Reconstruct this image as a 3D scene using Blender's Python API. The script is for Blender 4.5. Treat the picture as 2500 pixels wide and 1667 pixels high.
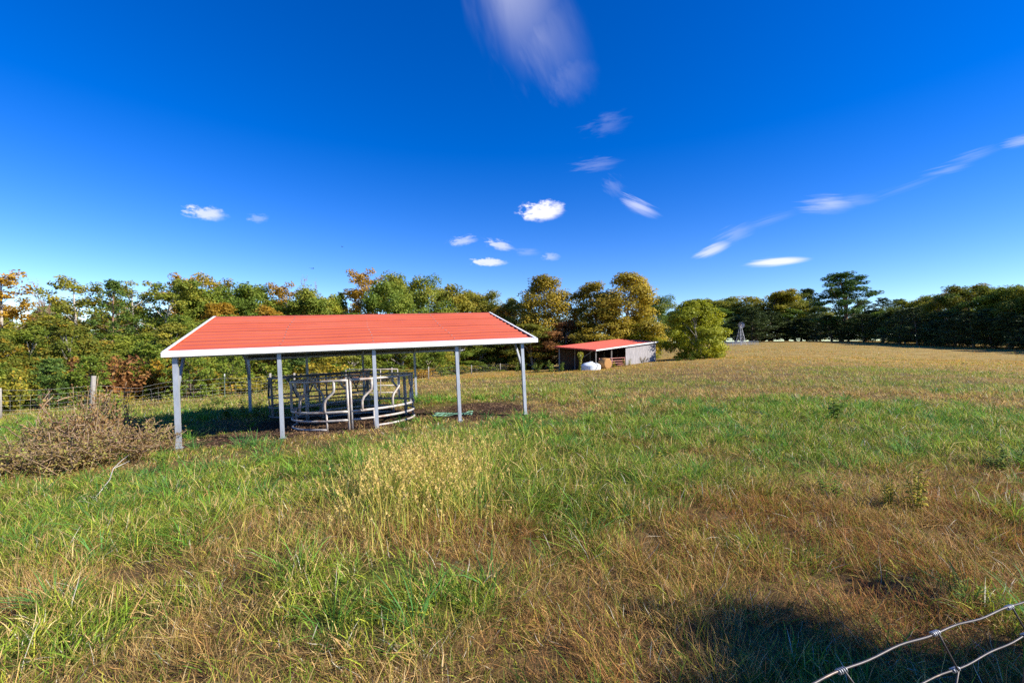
import bpy, math, random
import numpy as np
from mathutils import Vector, Matrix

R = math.radians
rng = np.random.default_rng(7)
random.seed(7)
S = bpy.context.scene
for o in list(bpy.data.objects):
    bpy.data.objects.remove(o)

# ------------------------------------------------------------------ camera
EYE = 1.65
cam_d = bpy.data.cameras.new('camera')
cam = bpy.data.objects.new('camera', cam_d)
S.collection.objects.link(cam)
cam.location = (0, 0, EYE)
cam.rotation_euler = (R(90), 0, 0)
cam_d.sensor_width = 36.0
cam_d.lens = 16.0
cam_d.shift_y = 0.0068
cam_d.clip_start = 0.05
cam_d.clip_end = 6000
S.camera = cam
S.render.resolution_x, S.render.resolution_y = 1024, 682
S.cycles.use_denoising = False
S.cycles.sample_clamp_indirect = 3.0
S.cycles.max_bounces = 5
S.cycles.diffuse_bounces = 3
S.cycles.glossy_bounces = 2
S.cycles.transmission_bounces = 3
S.cycles.transparent_max_bounces = 2

# ------------------------------------------------------------------ light
SUN_EL = 33.5
SUN_AZ = math.atan2(1.0, -0.30)          # clockwise from +Y
sdir = Vector((math.sin(SUN_AZ) * math.cos(R(SUN_EL)), math.cos(SUN_AZ) * math.cos(R(SUN_EL)), math.sin(R(SUN_EL))))
sun_d = bpy.data.lights.new('sun', 'SUN')
sun_d.energy = 5.0
sun_d.angle = R(0.53)
sun_d.color = (1.0, 0.93, 0.82)
sun = bpy.data.objects.new('sun', sun_d)
S.collection.objects.link(sun)
sun.rotation_euler = (-sdir).to_track_quat('-Z', 'Y').to_euler()
sun.location = (40, -5, 40)

S.view_settings.view_transform = 'Standard'
S.view_settings.look = 'None'
S.view_settings.exposure = 0.97
S.view_settings.gamma = 1.0
S.view_settings.use_curve_mapping = False

world = bpy.data.worlds.new('World')
S.world = world
world.use_nodes = True
WN, WL = world.node_tree.nodes, world.node_tree.links
for n in list(WN):
    WN.remove(n)


def wnode(t, **k):
    n = WN.new(t)
    for a, b in k.items():
        setattr(n, a, b)
    return n


def wmath(op, a, b=None, clamp=False):
    n = wnode('ShaderNodeMath', operation=op, use_clamp=clamp)
    for i, v in enumerate((a, b)):
        if v is None:
            continue
        if isinstance(v, (int, float)):
            n.inputs[i].default_value = v
        else:
            WL.new(v, n.inputs[i])
    return n.outputs[0]


SKY_STRENGTH = 0.11
CLOUD = (5.4, 5.3, 6.0)
sky = wnode('ShaderNodeTexSky', sky_type='NISHITA', sun_disc=False)
sky.sun_elevation = R(SUN_EL)
sky.sun_rotation = SUN_AZ
sky.altitude = 1500
sky.air_density = 1.0
sky.dust_density = 0.1
sky.ozone_density = 2.2
hsv = wnode('ShaderNodeHueSaturation')
hsv.inputs['Hue'].default_value = 0.521
hsv.inputs['Saturation'].default_value = 1.46
hsv.inputs['Value'].default_value = 1.0
WL.new(sky.outputs[0], hsv.inputs['Color'])
geo = wnode('ShaderNodeTexCoord')
sep = wnode('ShaderNodeSeparateXYZ')
WL.new(geo.outputs['Generated'], sep.inputs[0])
yy = wmath('MAXIMUM', sep.outputs[1], 0.05)
Uc, Vc = wmath('DIVIDE', sep.outputs[0], yy), wmath('DIVIDE', sep.outputs[2], yy)
uv = wnode('ShaderNodeCombineXYZ')
WL.new(Uc, uv.inputs[0]); WL.new(Vc, uv.inputs[1])


def cloud(px, py, rx, ry, rot, dens, nscale, amp, soft, stretch=(1, 1), seed=0.0, warp=.25):
    """one cloud in the sky dome: a warped ellipse of directions, frayed by noise that runs along it"""
    u0, v0 = (px - 1176) / 1045, (800 - py) / 1045
    mp = wnode('ShaderNodeMapping', vector_type='TEXTURE')
    mp.inputs['Location'].default_value = (u0, v0, 0)
    mp.inputs['Rotation'].default_value = (0, 0, R(rot))
    mp.inputs['Scale'].default_value = (rx / 1045, ry / 1045, 1)
    WL.new(uv.outputs[0], mp.inputs[0])
    st = wnode('ShaderNodeMapping')
    st.inputs['Location'].default_value = (seed * 7.3, seed * 3.1, seed)
    st.inputs['Scale'].default_value = (stretch[0], stretch[1], 1)
    WL.new(mp.outputs[0], st.inputs[0])
    nz = wnode('ShaderNodeTexNoise')
    nz.inputs['Scale'].default_value = nscale
    nz.inputs['Detail'].default_value = 4
    nz.inputs['Roughness'].default_value = .6
    WL.new(st.outputs[0], nz.inputs['Vector'])
    nb = wmath('SUBTRACT', nz.outputs['Fac'], 0.5)
    off = wnode('ShaderNodeCombineXYZ')
    WL.new(wmath('MULTIPLY', nb, warp * 2), off.inputs[0]); WL.new(wmath('MULTIPLY', nb, -warp * 1.4), off.inputs[1])
    wv = wnode('ShaderNodeVectorMath', operation='ADD')
    WL.new(mp.outputs[0], wv.inputs[0]); WL.new(off.outputs[0], wv.inputs[1])
    ln = wnode('ShaderNodeVectorMath', operation='LENGTH')
    WL.new(wv.outputs[0], ln.inputs[0])
    a = wmath('SUBTRACT', 1.0, ln.outputs['Value'])
    a = wmath('ADD', a, wmath('MULTIPLY', nb, amp))
    ln0 = wnode('ShaderNodeVectorMath', operation='LENGTH')
    WL.new(mp.outputs[0], ln0.inputs[0])
    guard = wnode('ShaderNodeMapRange', interpolation_type='SMOOTHSTEP')
    guard.inputs[1].default_value, guard.inputs[2].default_value = 1.5, .8
    WL.new(ln0.outputs['Value'], guard.inputs[0])
    sm = wnode('ShaderNodeMapRange', interpolation_type='SMOOTHSTEP')
    sm.inputs[1].default_value, sm.inputs[2].default_value = 0.0, soft
    WL.new(a, sm.inputs[0])
    return wmath('MULTIPLY', wmath('MULTIPLY', sm.outputs[0], guard.outputs[0]), dens)


CL = [  # px, py, rx, ry, rot, density, noise scale, amp, softness, stretch, seed, warp
    (1170, -40, 150, 240, 12, .46, .9, 1.0, 1.5, (1.5, .5), 1, .3), (1240, 85, 125, 190, 24, .27, 1.2, 1.3, 1.7, (1.8, .6), 2, .35), (1310, 170, 80, 80, 25, .10, 1.5, 1.6, 1.4, (1.6, .8), 3, .4),
    (1395, 285, 62, 32, 12, .10, 1.6, 2.0, 1.3, (.9, 1.8), 4, .4), (1372, 378, 66, 20, 8, .13, 1.6, 2.0, 1.2, (.8, 2), 5, .4), (1410, 430, 36, 26, -40, .10, 1.6, 2.0, 1.2, (.8, 2), 6, .4),
    (1468, 474, 60, 20, -24, .48, 1.5, 1.6, 1.1, (.6, 2.2), 7, .4),
    (1250, 484, 58, 26, 3, .92, 2.2, 1.7, .6, (1, .8), 8, .5), (472, 491, 60, 19, -7, .62, 2.2, 1.8, .8, (1.2, .8), 9, .5), (592, 502, 30, 13, 0, .20, 1.8, 1.8, .9, (1, 1), 10, .4),
    (1064, 553, 38, 13, 8, .42, 2.0, 1.8, .8, (1, 1), 11, .45), (1148, 563, 38, 14, -14, .55, 2.0, 1.8, .8, (1, 1), 12, .45), (1122, 602, 48, 11, 0, .72, 2.2, 1.6, .6, (1.4, .8), 13, .45),
    (1210, 580, 40, 11, 0, .13, 1.8, 1.6, 1.0, (1, 1), 14, .4), (1266, 590, 24, 12, 0, .30, 1.8, 1.5, .9, (1, 1), 15, .4), (1025, 515, 28, 9, 0, .08, 1.6, 1.6, 1.0, (1, 1), 16, .4),
    (1785, 601, 86, 12, 4, .78, .9, .8, .7, (.6, 1.4), 17, .2), (1636, 574, 56, 17, 22, .55, 1.1, 1.1, .9, (.6, 2), 18, .3), (1690, 538, 66, 26, 24, .18, 1.3, 1.6, 1.3, (.6, 2.4), 19, .3), (1760, 508, 100, 14, 17, .09, 1.3, 1.8, 1.2, (.6, 2.4), 20, .3),
    (1905, 470, 78, 28, 2, .42, 1.3, 1.4, 1.3, (.6, 2.4), 21, .3), (1960, 462, 80, 20, 8, .14, 1.3, 1.6, 1.3, (.6, 2.4), 22, .3),
    (2085, 428, 120, 13, 19, .06, 1.3, 1.6, 1.3, (.6, 2.4), 23, .3), (2175, 390, 70, 13, 12, .14, 1.3, 1.6, 1.1, (.6, 2.4), 24, .3), (2235, 358, 85, 16, 18, .12, 1.3, 1.6, 1.2, (.6, 2.4), 25, .3), (2350, 323, 62, 16, 12, .28, 1.3, 1.4, 1.1, (.6, 2.4), 26, .3),
]
BOX = [(900, 1500, -500, 345), (1260, 1500, 345, 455), (1180, 1580, 455, 525), (960, 1330, 525, 665), (380, 660, 440, 540), (1500, 1800, 455, 625), (1640, 1900, 575, 625), (1800, 2060, 400, 540), (2060, 2500, 270, 480), (2000, 2060, 270, 400)]
bg = wnode('ShaderNodeBackground')
bg.inputs['Strength'].default_value = SKY_STRENGTH
WL.new(hsv.outputs[0], bg.inputs['Color'])
shader = bg.outputs[0]
done = []
for (x0, x1, y0, y1) in BOX:
    u0, u1, v0, v1 = (x0 - 1176) / 1045, (x1 - 1176) / 1045, (800 - y1) / 1045, (800 - y0) / 1045
    m_ = wmath('MULTIPLY', wmath('GREATER_THAN', Uc, u0), wmath('LESS_THAN', Uc, u1))
    m_ = wmath('MULTIPLY', m_, wmath('MULTIPLY', wmath('GREATER_THAN', Vc, v0), wmath('LESS_THAN', Vc, v1)))
    m_ = wmath('MULTIPLY', m_, wmath('GREATER_THAN', sep.outputs[1], 0.06))
    acc = None
    for c in CL:
        ex_ = max(c[2], c[3]) * 1.5
        if c[0] + ex_ < x0 or c[0] - ex_ > x1 or c[1] + max(c[3] * 1.5, ex_ * abs(math.sin(R(c[4])))) < y0 or c[1] - max(c[3] * 1.5, ex_ * abs(math.sin(R(c[4])))) > y1:
            continue
        v = cloud(*c)
        acc = v if acc is None else wmath('MAXIMUM', acc, v)
    mixc = wnode('ShaderNodeMix', data_type='RGBA')
    WL.new(acc, mixc.inputs['Factor'])
    WL.new(hsv.outputs[0], mixc.inputs['A'])
    mixc.inputs['B'].default_value = (CLOUD[0], CLOUD[1], CLOUD[2], 1)
    b2 = wnode('ShaderNodeBackground')
    b2.inputs['Strength'].default_value = SKY_STRENGTH
    WL.new(mixc.outputs['Result'], b2.inputs['Color'])
    mxs = wnode('ShaderNodeMixShader')
    WL.new(m_, mxs.inputs[0]); WL.new(shader, mxs.inputs[1]); WL.new(b2.outputs[0], mxs.inputs[2])
    shader = mxs.outputs[0]
wo = wnode('ShaderNodeOutputWorld')
WL.new(shader, wo.inputs[0])
world.cycles.sampling_method = 'MANUAL'
world.cycles.sample_map_resolution = 512

# ------------------------------------------------------------------ helpers
COL = S.collection


def thing(name, label, cat, loc=(0, 0, 0), group=None, rotz=0.0):
    o = bpy.data.objects.new(name, None)
    COL.objects.link(o)
    o.location = loc
    o.rotation_euler = (0, 0, rotz)
    tag(o, label, cat, group)
    return o


def tag(o, label=None, cat=None, group=None, kind=None):
    if label: o['label'] = label
    if cat: o['category'] = cat
    if group: o['group'] = group
    if kind: o['kind'] = kind
    return o


class MB:
    """collects pieces of ONE object"""
    def __init__(self):
        self.v, self.f, self.n, self.sm = [], [], 0, []

    def add(self, v, f, smooth=False):
        self.v += [tuple(map(float, p)) for p in v]
        self.f += [tuple(i + self.n for i in q) for q in f]
        self.sm += [smooth] * len(f)
        self.n += len(v)
        return self

    def box(self, c, s, rot=None):
        x, y, z = s[0] / 2, s[1] / 2, s[2] / 2
        p = [Vector(q) for q in ((-x, -y, -z), (x, -y, -z), (x, y, -z), (-x, y, -z), (-x, -y, z), (x, -y, z), (x, y, z), (-x, y, z))]
        if rot is not None:
            p = [rot @ q for q in p]
        p = [q + Vector(c) for q in p]
        return self.add(p, [(0, 3, 2, 1), (4, 5, 6, 7), (0, 1, 5, 4), (1, 2, 6, 5), (2, 3, 7, 6), (3, 0, 4, 7)])

    def bar(self, a, b, w, h=None, up=(0, 0, 1)):
        a, b = Vector(a), Vector(b)
        h = h or w
        d = (b - a)
        L = d.length
        z = d.normalized()
        u = Vector(up)
        if abs(z.dot(u)) > .97:
            u = Vector((0, 1, 0))
        x = u.cross(z).normalized()
        y = z.cross(x)
        m = Matrix((x, y, z)).transposed()
        return self.box((a + b) / 2, (w, h, L), m)

    def tube(self, pts, rad, sides=8, closed=False, caps=True):
        pts = [Vector(p) for p in pts]
        n = len(pts)
        rad = rad if hasattr(rad, '__len__') else [rad] * n
        vs, fs = [], []
        prev = None
        for i, p in enumerate(pts):
            if closed:
                d = pts[(i + 1) % n] - pts[i - 1]
            else:
                d = pts[min(i + 1, n - 1)] - pts[max(i - 1, 0)]
            d.normalize()
            if prev is None:
                a = Vector((0, 0, 1)) if abs(d.z) < .9 else Vector((1, 0, 0))
                x = a.cross(d).normalized()
            else:
                x = (prev - d * prev.dot(d))
                x = x.normalized() if x.length > 1e-6 else Vector((1, 0, 0))
            prev = x
            y = d.cross(x)
            for k in range(sides):
                t = 2 * math.pi * k / sides
                vs.append(p + (x * math.cos(t) + y * math.sin(t)) * rad[i])
        m = n if closed else n - 1
        for i in range(m):
            j = (i + 1) % n
            for k in range(sides):
                l = (k + 1) % sides
                fs.append((i * sides + k, i * sides + l, j * sides + l, j * sides + k))
        if not closed and caps:
            fs.append(tuple(range(sides - 1, -1, -1)))
            fs.append(tuple((n - 1) * sides + k for k in range(sides)))
        return self.add(vs, fs, True)

    def mesh(self, name):
        me = bpy.data.meshes.new(name)
        me.from_pydata(self.v, [], self.f)
        me.polygons.foreach_set('use_smooth', self.sm)
        me.update()
        return me

    def build(self, name, mat, parent=None, loc=None, rot=None):
        return link(name, self.mesh(name), mat, parent, loc, rot)


def link(name, me, mat=None, parent=None, loc=None, rot=None):
    o = bpy.data.objects.new(name, me)
    COL.objects.link(o)
    if mat is not None and not me.materials:
        me.materials.append(mat)
    if parent is not None:
        o.parent = parent
    if loc is not None:
        o.location = loc
    if rot is not None:
        o.rotation_euler = rot
    return o


def np_mesh(name, V, F, attrs=None, smooth=False, tris=None):
    """V (n,3), F (m,k) arrays; attrs {name: (n,) or (n,3)} point attributes"""
    me = bpy.data.meshes.new(name)
    parts = [F] if not isinstance(F, list) else F
    nl = sum(p.size for p in parts)
    nf = sum(len(p) for p in parts)
    me.vertices.add(len(V))
    me.vertices.foreach_set('co', np.ascontiguousarray(V, dtype=np.float32).ravel())
    me.loops.add(nl)
    me.loops.foreach_set('vertex_index', np.concatenate([p.ravel() for p in parts]).astype(np.int32))
    me.polygons.add(nf)
    tot = np.concatenate([np.full(len(p), p.shape[1]) for p in parts])
    st = np.concatenate([[0], np.cumsum(tot)[:-1]])
    me.polygons.foreach_set('loop_start', st.astype(np.int32))
    me.polygons.foreach_set('loop_total', tot.astype(np.int32))
    me.polygons.foreach_set('use_smooth', np.full(nf, smooth))
    for k, a in (attrs or {}).items():
        a = np.asarray(a, dtype=np.float32)
        if a.ndim == 1:
            at = me.attributes.new(k, 'FLOAT', 'POINT')
            at.data.foreach_set('value', a)
        else:
            at = me.attributes.new(k, 'FLOAT_VECTOR', 'POINT')
            at.data.foreach_set('vector', a.ravel())
    me.update(calc_edges=True)
    return me


# ------------------------------------------------------------------ ground form
CTRL = np.array([
    (0, 2, 0), (3, 2.5, 0), (-3, 2.5, -.06), (-5, 5, -.22), (5, 5, .04), (0, 6, 0), (-8, 5, -.35),
    (.33, 11.3, 0), (-6.5, 8.8, -.32), (-8.9, 15.4, -.56), (-2.08, 17.9, -.16), (10, 9, .06), (14, 13, .05), (-14, 10, -.7),
    (-20, 22, -1.32), (-16, 29, -1.3), (-9.6, 52, -1.85), (-2, 75, -2.1), (2, 85, -2.3),
    (5, 30, -.32), (6, 45, -.75), (10.5, 57, -1.0), (15, 63, -.7), (22, 66, -.1), (8, 70, -1.6),
    (18, 30, .05), (30, 28, -.08), (45, 40, -.2), (60, 54, -.2), (30, 50, .3), (48, 80, 1.2), (72, 120, 2.4), (108, 180, 4.6),
    (75, 67, 0), (92, 86, 1.3), (100, 120, 2.6), (125, 100, 2.2), (95, 60, .9), (70, 45, 0), (45, 110, 1.0), (60, 160, 2.4),
    (-35, 45, -1.9), (-45, 60, -2.1), (-30, 80, -2.4), (0, 110, -2.2), (25, 95, -.6), (30, 140, -.6), (-60, 40, -1.8), (-40, 15, -1.6), (-10, 120, -2.4),
    (-20, -10, -.6), (0, -10, 0), (30, -5, 0), (60, 10, .1), (80, 160, 3.6), (130, 180, 4.4), (40, 200, 1.6), (-60, 120, -2.4),
], dtype=float)


def _phi(r2):
    return np.where(r2 > 1e-9, r2 * np.log(np.maximum(r2, 1e-12)), 0.0)


_n = len(CTRL)
_P = CTRL[:, :2] / 50
_K = _phi(((_P[:, None] - _P[None]) ** 2).sum(-1)) + np.eye(_n) * 2e-3
_A = np.zeros((_n + 3, _n + 3))
_A[:_n, :_n] = _K
_A[:_n, _n:] = np.c_[np.ones(_n), _P]
_A[_n:, :_n] = _A[:_n, _n:].T
_W = np.linalg.solve(_A, np.r_[CTRL[:, 2], 0, 0, 0])


def G(x, y):
    x, y = np.atleast_1d(np.asarray(x, float)), np.atleast_1d(np.asarray(y, float))
    q = np.c_[x.ravel(), y.ravel()] / 50
    out = np.empty(len(q))
    for i in range(0, len(q), 20000):
        qq = q[i:i + 20000]
        out[i:i + 20000] = _phi(((qq[:, None] - _P[None]) ** 2).sum(-1)) @ _W[:_n] + _W[_n] + qq @ _W[_n + 1:]
    far = np.hypot(q[:, 0] * 50 - 30, q[:, 1] * 50 - 70)
    w = np.clip((far - 130) / 90, 0, 1)
    w = w * w * (3 - 2 * w)
    out = np.clip(out, -3, 5.0)
    base = 1.0 + 4.2 * np.clip((q[:, 0] * 50 - 10) / 80, 0, 1)
    return (out * (1 - w) + w * base).reshape(x.shape)


def g1(x, y):
    return float(G(x, y)[0])


def ray_ground(px, py):
    """where the line of sight through a photograph pixel meets the ground"""
    u, v = (px - 1176) / 1045, (800 - py) / 1045
    ds = np.concatenate([np.arange(1.5, 30, .05), np.arange(30, 250, .5)])
    z = EYE + v * ds - G(u * ds, ds)
    k = np.argmax(z < 0) if (z < 0).any() else len(ds) - 1
    return u * ds[k], ds[k]


def fade(a, b, x):
    t = np.clip((x - a) / (b - a), 0, 1)
    return t * t * (3 - 2 * t)


# cheap smooth value noise
_T = rng.random((256, 256))


def vnoise(x, y, sc, off=0):
    x, y = x / sc + 31.7 + off, y / sc + 71.3 + off * 1.7
    xi, yi = np.floor(x).astype(int), np.floor(y).astype(int)
    fx, fy = x - xi, y - yi
    fx, fy = fx * fx * (3 - 2 * fx), fy * fy * (3 - 2 * fy)
    g = lambda i, j: _T[(xi + i) % 256, (yi + j) % 256]
    return (g(0, 0) * (1 - fx) + g(1, 0) * fx) * (1 - fy) + (g(0, 1) * (1 - fx) + g(1, 1) * fx) * fy


# ------------------------------------------------------------------ materials
def mat(name):
    m = bpy.data.materials.new(name)
    m.use_nodes = True
    nt = m.node_tree
    for n in list(nt.nodes):
        nt.nodes.remove(n)
    return m, nt


def nd(nt, t, **k):
    n = nt.nodes.new(t)
    for a, b in k.items():
        if a.startswith('i_'):
            n.inputs[a[2:].replace('_', ' ')].default_value = b
        else:
            setattr(n, a, b)
    return n


def ramp(nt, stops, src=None, interp='LINEAR'):
    r = nt.nodes.new('ShaderNodeValToRGB')
    r.color_ramp.interpolation = interp
    e = r.color_ramp.elements
    while len(e) < len(stops):
        e.new(0.5)
    for i, (p, c) in enumerate(stops):
        e[i].position = p
        e[i].color = (*c, 1)
    if src is not None:
        nt.links.new(src, r.inputs[0])
    return r.outputs[0]


def simple(name, stops, rough=.5, metal=0.0, scale=6.0, detail=6, stretch=(1, 1, 1), bump=0.0, spec=.5, coords='Object', bscale=None, dirt=None):
    m, nt = mat(name)
    tc = nd(nt, 'ShaderNodeTexCoord')
    mp = nd(nt, 'ShaderNodeMapping')
    mp.inputs['Scale'].default_value = stretch
    nt.links.new(tc.outputs[coords], mp.inputs[0])
    nz = nd(nt, 'ShaderNodeTexNoise')
    nz.inputs['Scale'].default_value = scale
    nz.inputs['Detail'].default_value = detail
    nz.inputs['Roughness'].default_value = .65
    nt.links.new(mp.outputs[0], nz.inputs['Vector'])
    c = ramp(nt, stops, nz.outputs[0])
    if dirt:
        nz2 = nd(nt, 'ShaderNodeTexNoise')
        nz2.inputs['Scale'].default_value = dirt[1]
        nz2.inputs['Detail'].default_value = 8
        nz2.inputs['Roughness'].default_value = .7
        nt.links.new(mp.outputs[0], nz2.inputs['Vector'])
        f = nd(nt, 'ShaderNodeMapRange')
        f.inputs[1].default_value, f.inputs[2].default_value = dirt[2], dirt[3]
        nt.links.new(nz2.outputs[0], f.inputs[0])
        mx = nd(nt, 'ShaderNodeMix', data_type='RGBA')
        nt.links.new(f.outputs[0], mx.inputs['Factor'])
        nt.links.new(c, mx.inputs['A'])
        mx.inputs['B'].default_value = (*dirt[0], 1)
        c = mx.outputs['Result']
    b = nd(nt, 'ShaderNodeBsdfPrincipled')
    nt.links.new(c, b.inputs['Base Color'])
    b.inputs['Roughness'].default_value = rough
    b.inputs['Metallic'].default_value = metal
    b.inputs['Specular IOR Level'].default_value = spec
    if bump:
        bp = nd(nt, 'ShaderNodeBump')
        bp.inputs['Strength'].default_value = bump
        bp.inputs['Distance'].default_value = .02
        if bscale:
            nz3 = nd(nt, 'ShaderNodeTexNoise')
            nz3.inputs['Scale'].default_value = bscale
            nz3.inputs['Detail'].default_value = 4
            nt.links.new(mp.outputs[0], nz3.inputs['Vector'])
            nt.links.new(nz3.outputs[0], bp.inputs['Height'])
        else:
            nt.links.new(nz.outputs[0], bp.inputs['Height'])
        nt.links.new(bp.outputs[0], b.inputs['Normal'])
    o = nd(nt, 'ShaderNodeOutputMaterial')
    nt.links.new(b.outputs[0], o.inputs[0])
    return m


M = {}
M['red_roof'] = simple('red_roof', [(.25, (.41, .080, .036)), (.5, (.485, .100, .045)), (.78, (.55, .135, .075))], .48, 0, .9, 7, (.5, 1.6, 1), .02, .22, dirt=((.30, .075, .05), 2.2, .56, .80))
M['shed_roof'] = simple('shed_roof', [(.3, (.54, .085, .045)), (.7, (.62, .11, .06))], .5, 0, 1.5, 5, (.3, 2, 1))
M['white_trim'] = simple('white_trim', [(.35, (.72, .72, .70)), (.65, (.80, .80, .79))], .35, 0, 3, 7, (1, 1, 1), 0, .5, dirt=((.38, .37, .30), 2.2, .60, .86))
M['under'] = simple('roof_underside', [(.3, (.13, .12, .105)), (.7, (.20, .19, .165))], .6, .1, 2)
M['galv'] = simple('galvanised_steel', [(.3, (.30, .33, .375)), (.7, (.44, .475, .52))], .45, .35, 14, 6, (1, 1, .3), .01, dirt=((.26, .24, .22), 5, .62, .9))
M['galv_dark'] = simple('galvanised_dull', [(.3, (.26, .27, .28)), (.7, (.38, .39, .40))], .5, .5, 12, 6)
M['feeder'] = simple('feeder_pipe', [(.3, (.33, .305, .28)), (.7, (.50, .465, .42))], .55, .15, 9, 6, (1, 1, 1), .02, dirt=((.22, .085, .035), 3.0, .50, .70))
M['feeder_dark'] = simple('feeder_pipe_dark', [(.3, (.13, .13, .13)), (.7, (.22, .22, .21))], .6, .3, 9, 6, (1, 1, 1), .02, dirt=((.16, .08, .04), 3.3, .5, .75))  # darker tone than the front feeder's pipe, with rust blotches
M['wood'] = simple('grey_barn_board', [(.25, (.17, .16, .165)), (.5, (.31, .295, .30)), (.75, (.45, .43, .44))], .85, 0, 3, 8, (6, 6, .5), .3, .2)
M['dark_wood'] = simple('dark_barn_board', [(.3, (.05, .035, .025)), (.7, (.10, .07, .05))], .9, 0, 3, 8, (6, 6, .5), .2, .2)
M['post_wood'] = simple('fence_post_wood', [(.3, (.19, .175, .15)), (.7, (.34, .315, .275))], .85, 0, 5, 8, (4, 4, .4), .3, .2)
M['tpost'] = simple('t_post_green', [(.3, (.10, .15, .10)), (.7, (.16, .21, .15))], .6, .2, 8)
M['white_tip'] = simple('t_post_white_tip', [(.3, (.7, .7, .68)), (.7, (.8, .8, .78))], .5)
M['wire'] = simple('galvanised_wire', [(.3, (.055, .05, .05)), (.7, (.10, .092, .092))], .5, .5, 30, 4, dirt=((.30, .20, .13), 25, .55, .8))
M['wire_far'] = simple('fence_wire_weathered', [(.3, (.40, .39, .36)), (.7, (.55, .54, .50))], .6, .2, 10)
M['red_gate'] = simple('faded_red_gate', [(.3, (.42, .14, .11)), (.7, (.60, .30, .26))], .6, 0, 3)
M['tank'] = simple('white_plastic', [(.3, (.62, .68, .68)), (.7, (.82, .86, .86))], .4, 0, 2, 5, dirt=((.30, .33, .30), 1.6, .6, .8))
M['hay'] = simple('hay', [(.25, (.22, .11, .04)), (.5, (.36, .19, .07)), (.75, (.48, .29, .12))], .95, 0, 9, 8, (1, 5, 1), .8, .1)
M['bark'] = simple('bark', [(.3, (.075, .058, .045)), (.7, (.17, .135, .105))], .95, 0, 5, 8, (3, 3, .6), .5, .1)
M['bark_pale'] = simple('pale_bark', [(.3, (.26, .22, .18)), (.7, (.50, .46, .40))], .9, 0, 3, 8, (3, 3, .6), .3, .1)
M['bark_pine'] = simple('pine_bark', [(.3, (.15, .085, .055)), (.7, (.30, .19, .13))], .95, 0, 5, 8, (3, 3, .6), .5, .1)
M['twig'] = simple('grey_twig', [(.3, (.26, .20, .19)), (.7, (.42, .34, .33))], .9, 0, 5)
M['stick'] = simple('bleached_stick', [(.3, (.36, .33, .28)), (.7, (.52, .49, .43))], .8, 0, 9, 6, (1, 1, 1), .2)
M['twine'] = simple('green_net_wrap', [(.3, (.10, .24, .15)), (.7, (.20, .38, .26))], .7, 0, 20)
M['mill'] = simple('windmill_steel', [(.3, (.22, .23, .25)), (.7, (.34, .35, .38))], .5, .3, 10)
M['mill_red'] = simple('windmill_red', [(.3, (.45, .14, .12)), (.7, (.6, .25, .22))], .5)
M['bird'] = simple('black_feather', [(.3, (.01, .01, .012)), (.7, (.02, .02, .022))], .6)
M['stem'] = simple('weed_stem', [(.3, (.20, .13, .075)), (.7, (.36, .25, .15))], .8)
M['stem_green'] = simple('green_stem', [(.3, (.10, .14, .03)), (.7, (.18, .22, .05))], .7)


def leafmat(name, stops, trans=.38, rough=.6, instancer=False, spec=.25):
    m, nt = mat(name)
    L = nt.links
    at = nd(nt, 'ShaderNodeAttribute', attribute_name='v')
    if instancer:
        ti = nd(nt, 'ShaderNodeAttribute', attribute_type='INSTANCER', attribute_name='tint')
        dr = nd(nt, 'ShaderNodeAttribute', attribute_type='INSTANCER', attribute_name='dry')
        straw = ramp(nt, [(0, (.21, .125, .05)), (.45, (.36, .235, .10)), (.8, (.50, .36, .18)), (1, (.64, .53, .33))], at.outputs['Fac'])
        w = nd(nt, 'ShaderNodeAttribute', attribute_name='w')
        lt = nd(nt, 'ShaderNodeMath', operation='LESS_THAN')
        L.new(w.outputs['Fac'], lt.inputs[0]); L.new(dr.outputs['Fac'], lt.inputs[1])
        br = nd(nt, 'ShaderNodeMapRange')
        br.inputs[3].default_value, br.inputs[4].default_value = .55, 1.6
        L.new(at.outputs['Fac'], br.inputs[0])
        vm = nd(nt, 'ShaderNodeVectorMath', operation='SCALE')
        L.new(ti.outputs['Vector'], vm.inputs[0]); L.new(br.outputs[0], vm.inputs['Scale'])
        mx = nd(nt, 'ShaderNodeMix', data_type='RGBA')
        L.new(lt.outputs[0], mx.inputs['Factor']); L.new(vm.outputs[0], mx.inputs['A']); L.new(straw, mx.inputs['B'])
        c = mx.outputs['Result']
    else:
        c = ramp(nt, stops, at.outputs['Fac'])
        oi = nd(nt, 'ShaderNodeObjectInfo')
        mx = nd(nt, 'ShaderNodeMix', data_type='RGBA', blend_type='MULTIPLY')
        mx.inputs['Factor'].default_value = 1
        L.new(c, mx.inputs['A']); L.new(oi.outputs['Color'], mx.inputs['B'])
        c = mx.outputs['Result']
    b = nd(nt, 'ShaderNodeBsdfPrincipled')
    b.inputs['Roughness'].default_value = rough
    b.inputs['Specular IOR Level'].default_value = spec
    L.new(c, b.inputs['Base Color'])
    t = nd(nt, 'ShaderNodeBsdfTranslucent')
    L.new(c, t.inputs[0])
    ms = nd(nt, 'ShaderNodeMixShader')
    ms.inputs[0].default_value = trans
    L.new(b.outputs[0], ms.inputs[1]); L.new(t.outputs[0], ms.inputs[2])
    o = nd(nt, 'ShaderNodeOutputMaterial')
    L.new(ms.outputs[0], o.inputs[0])
    return m


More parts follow.
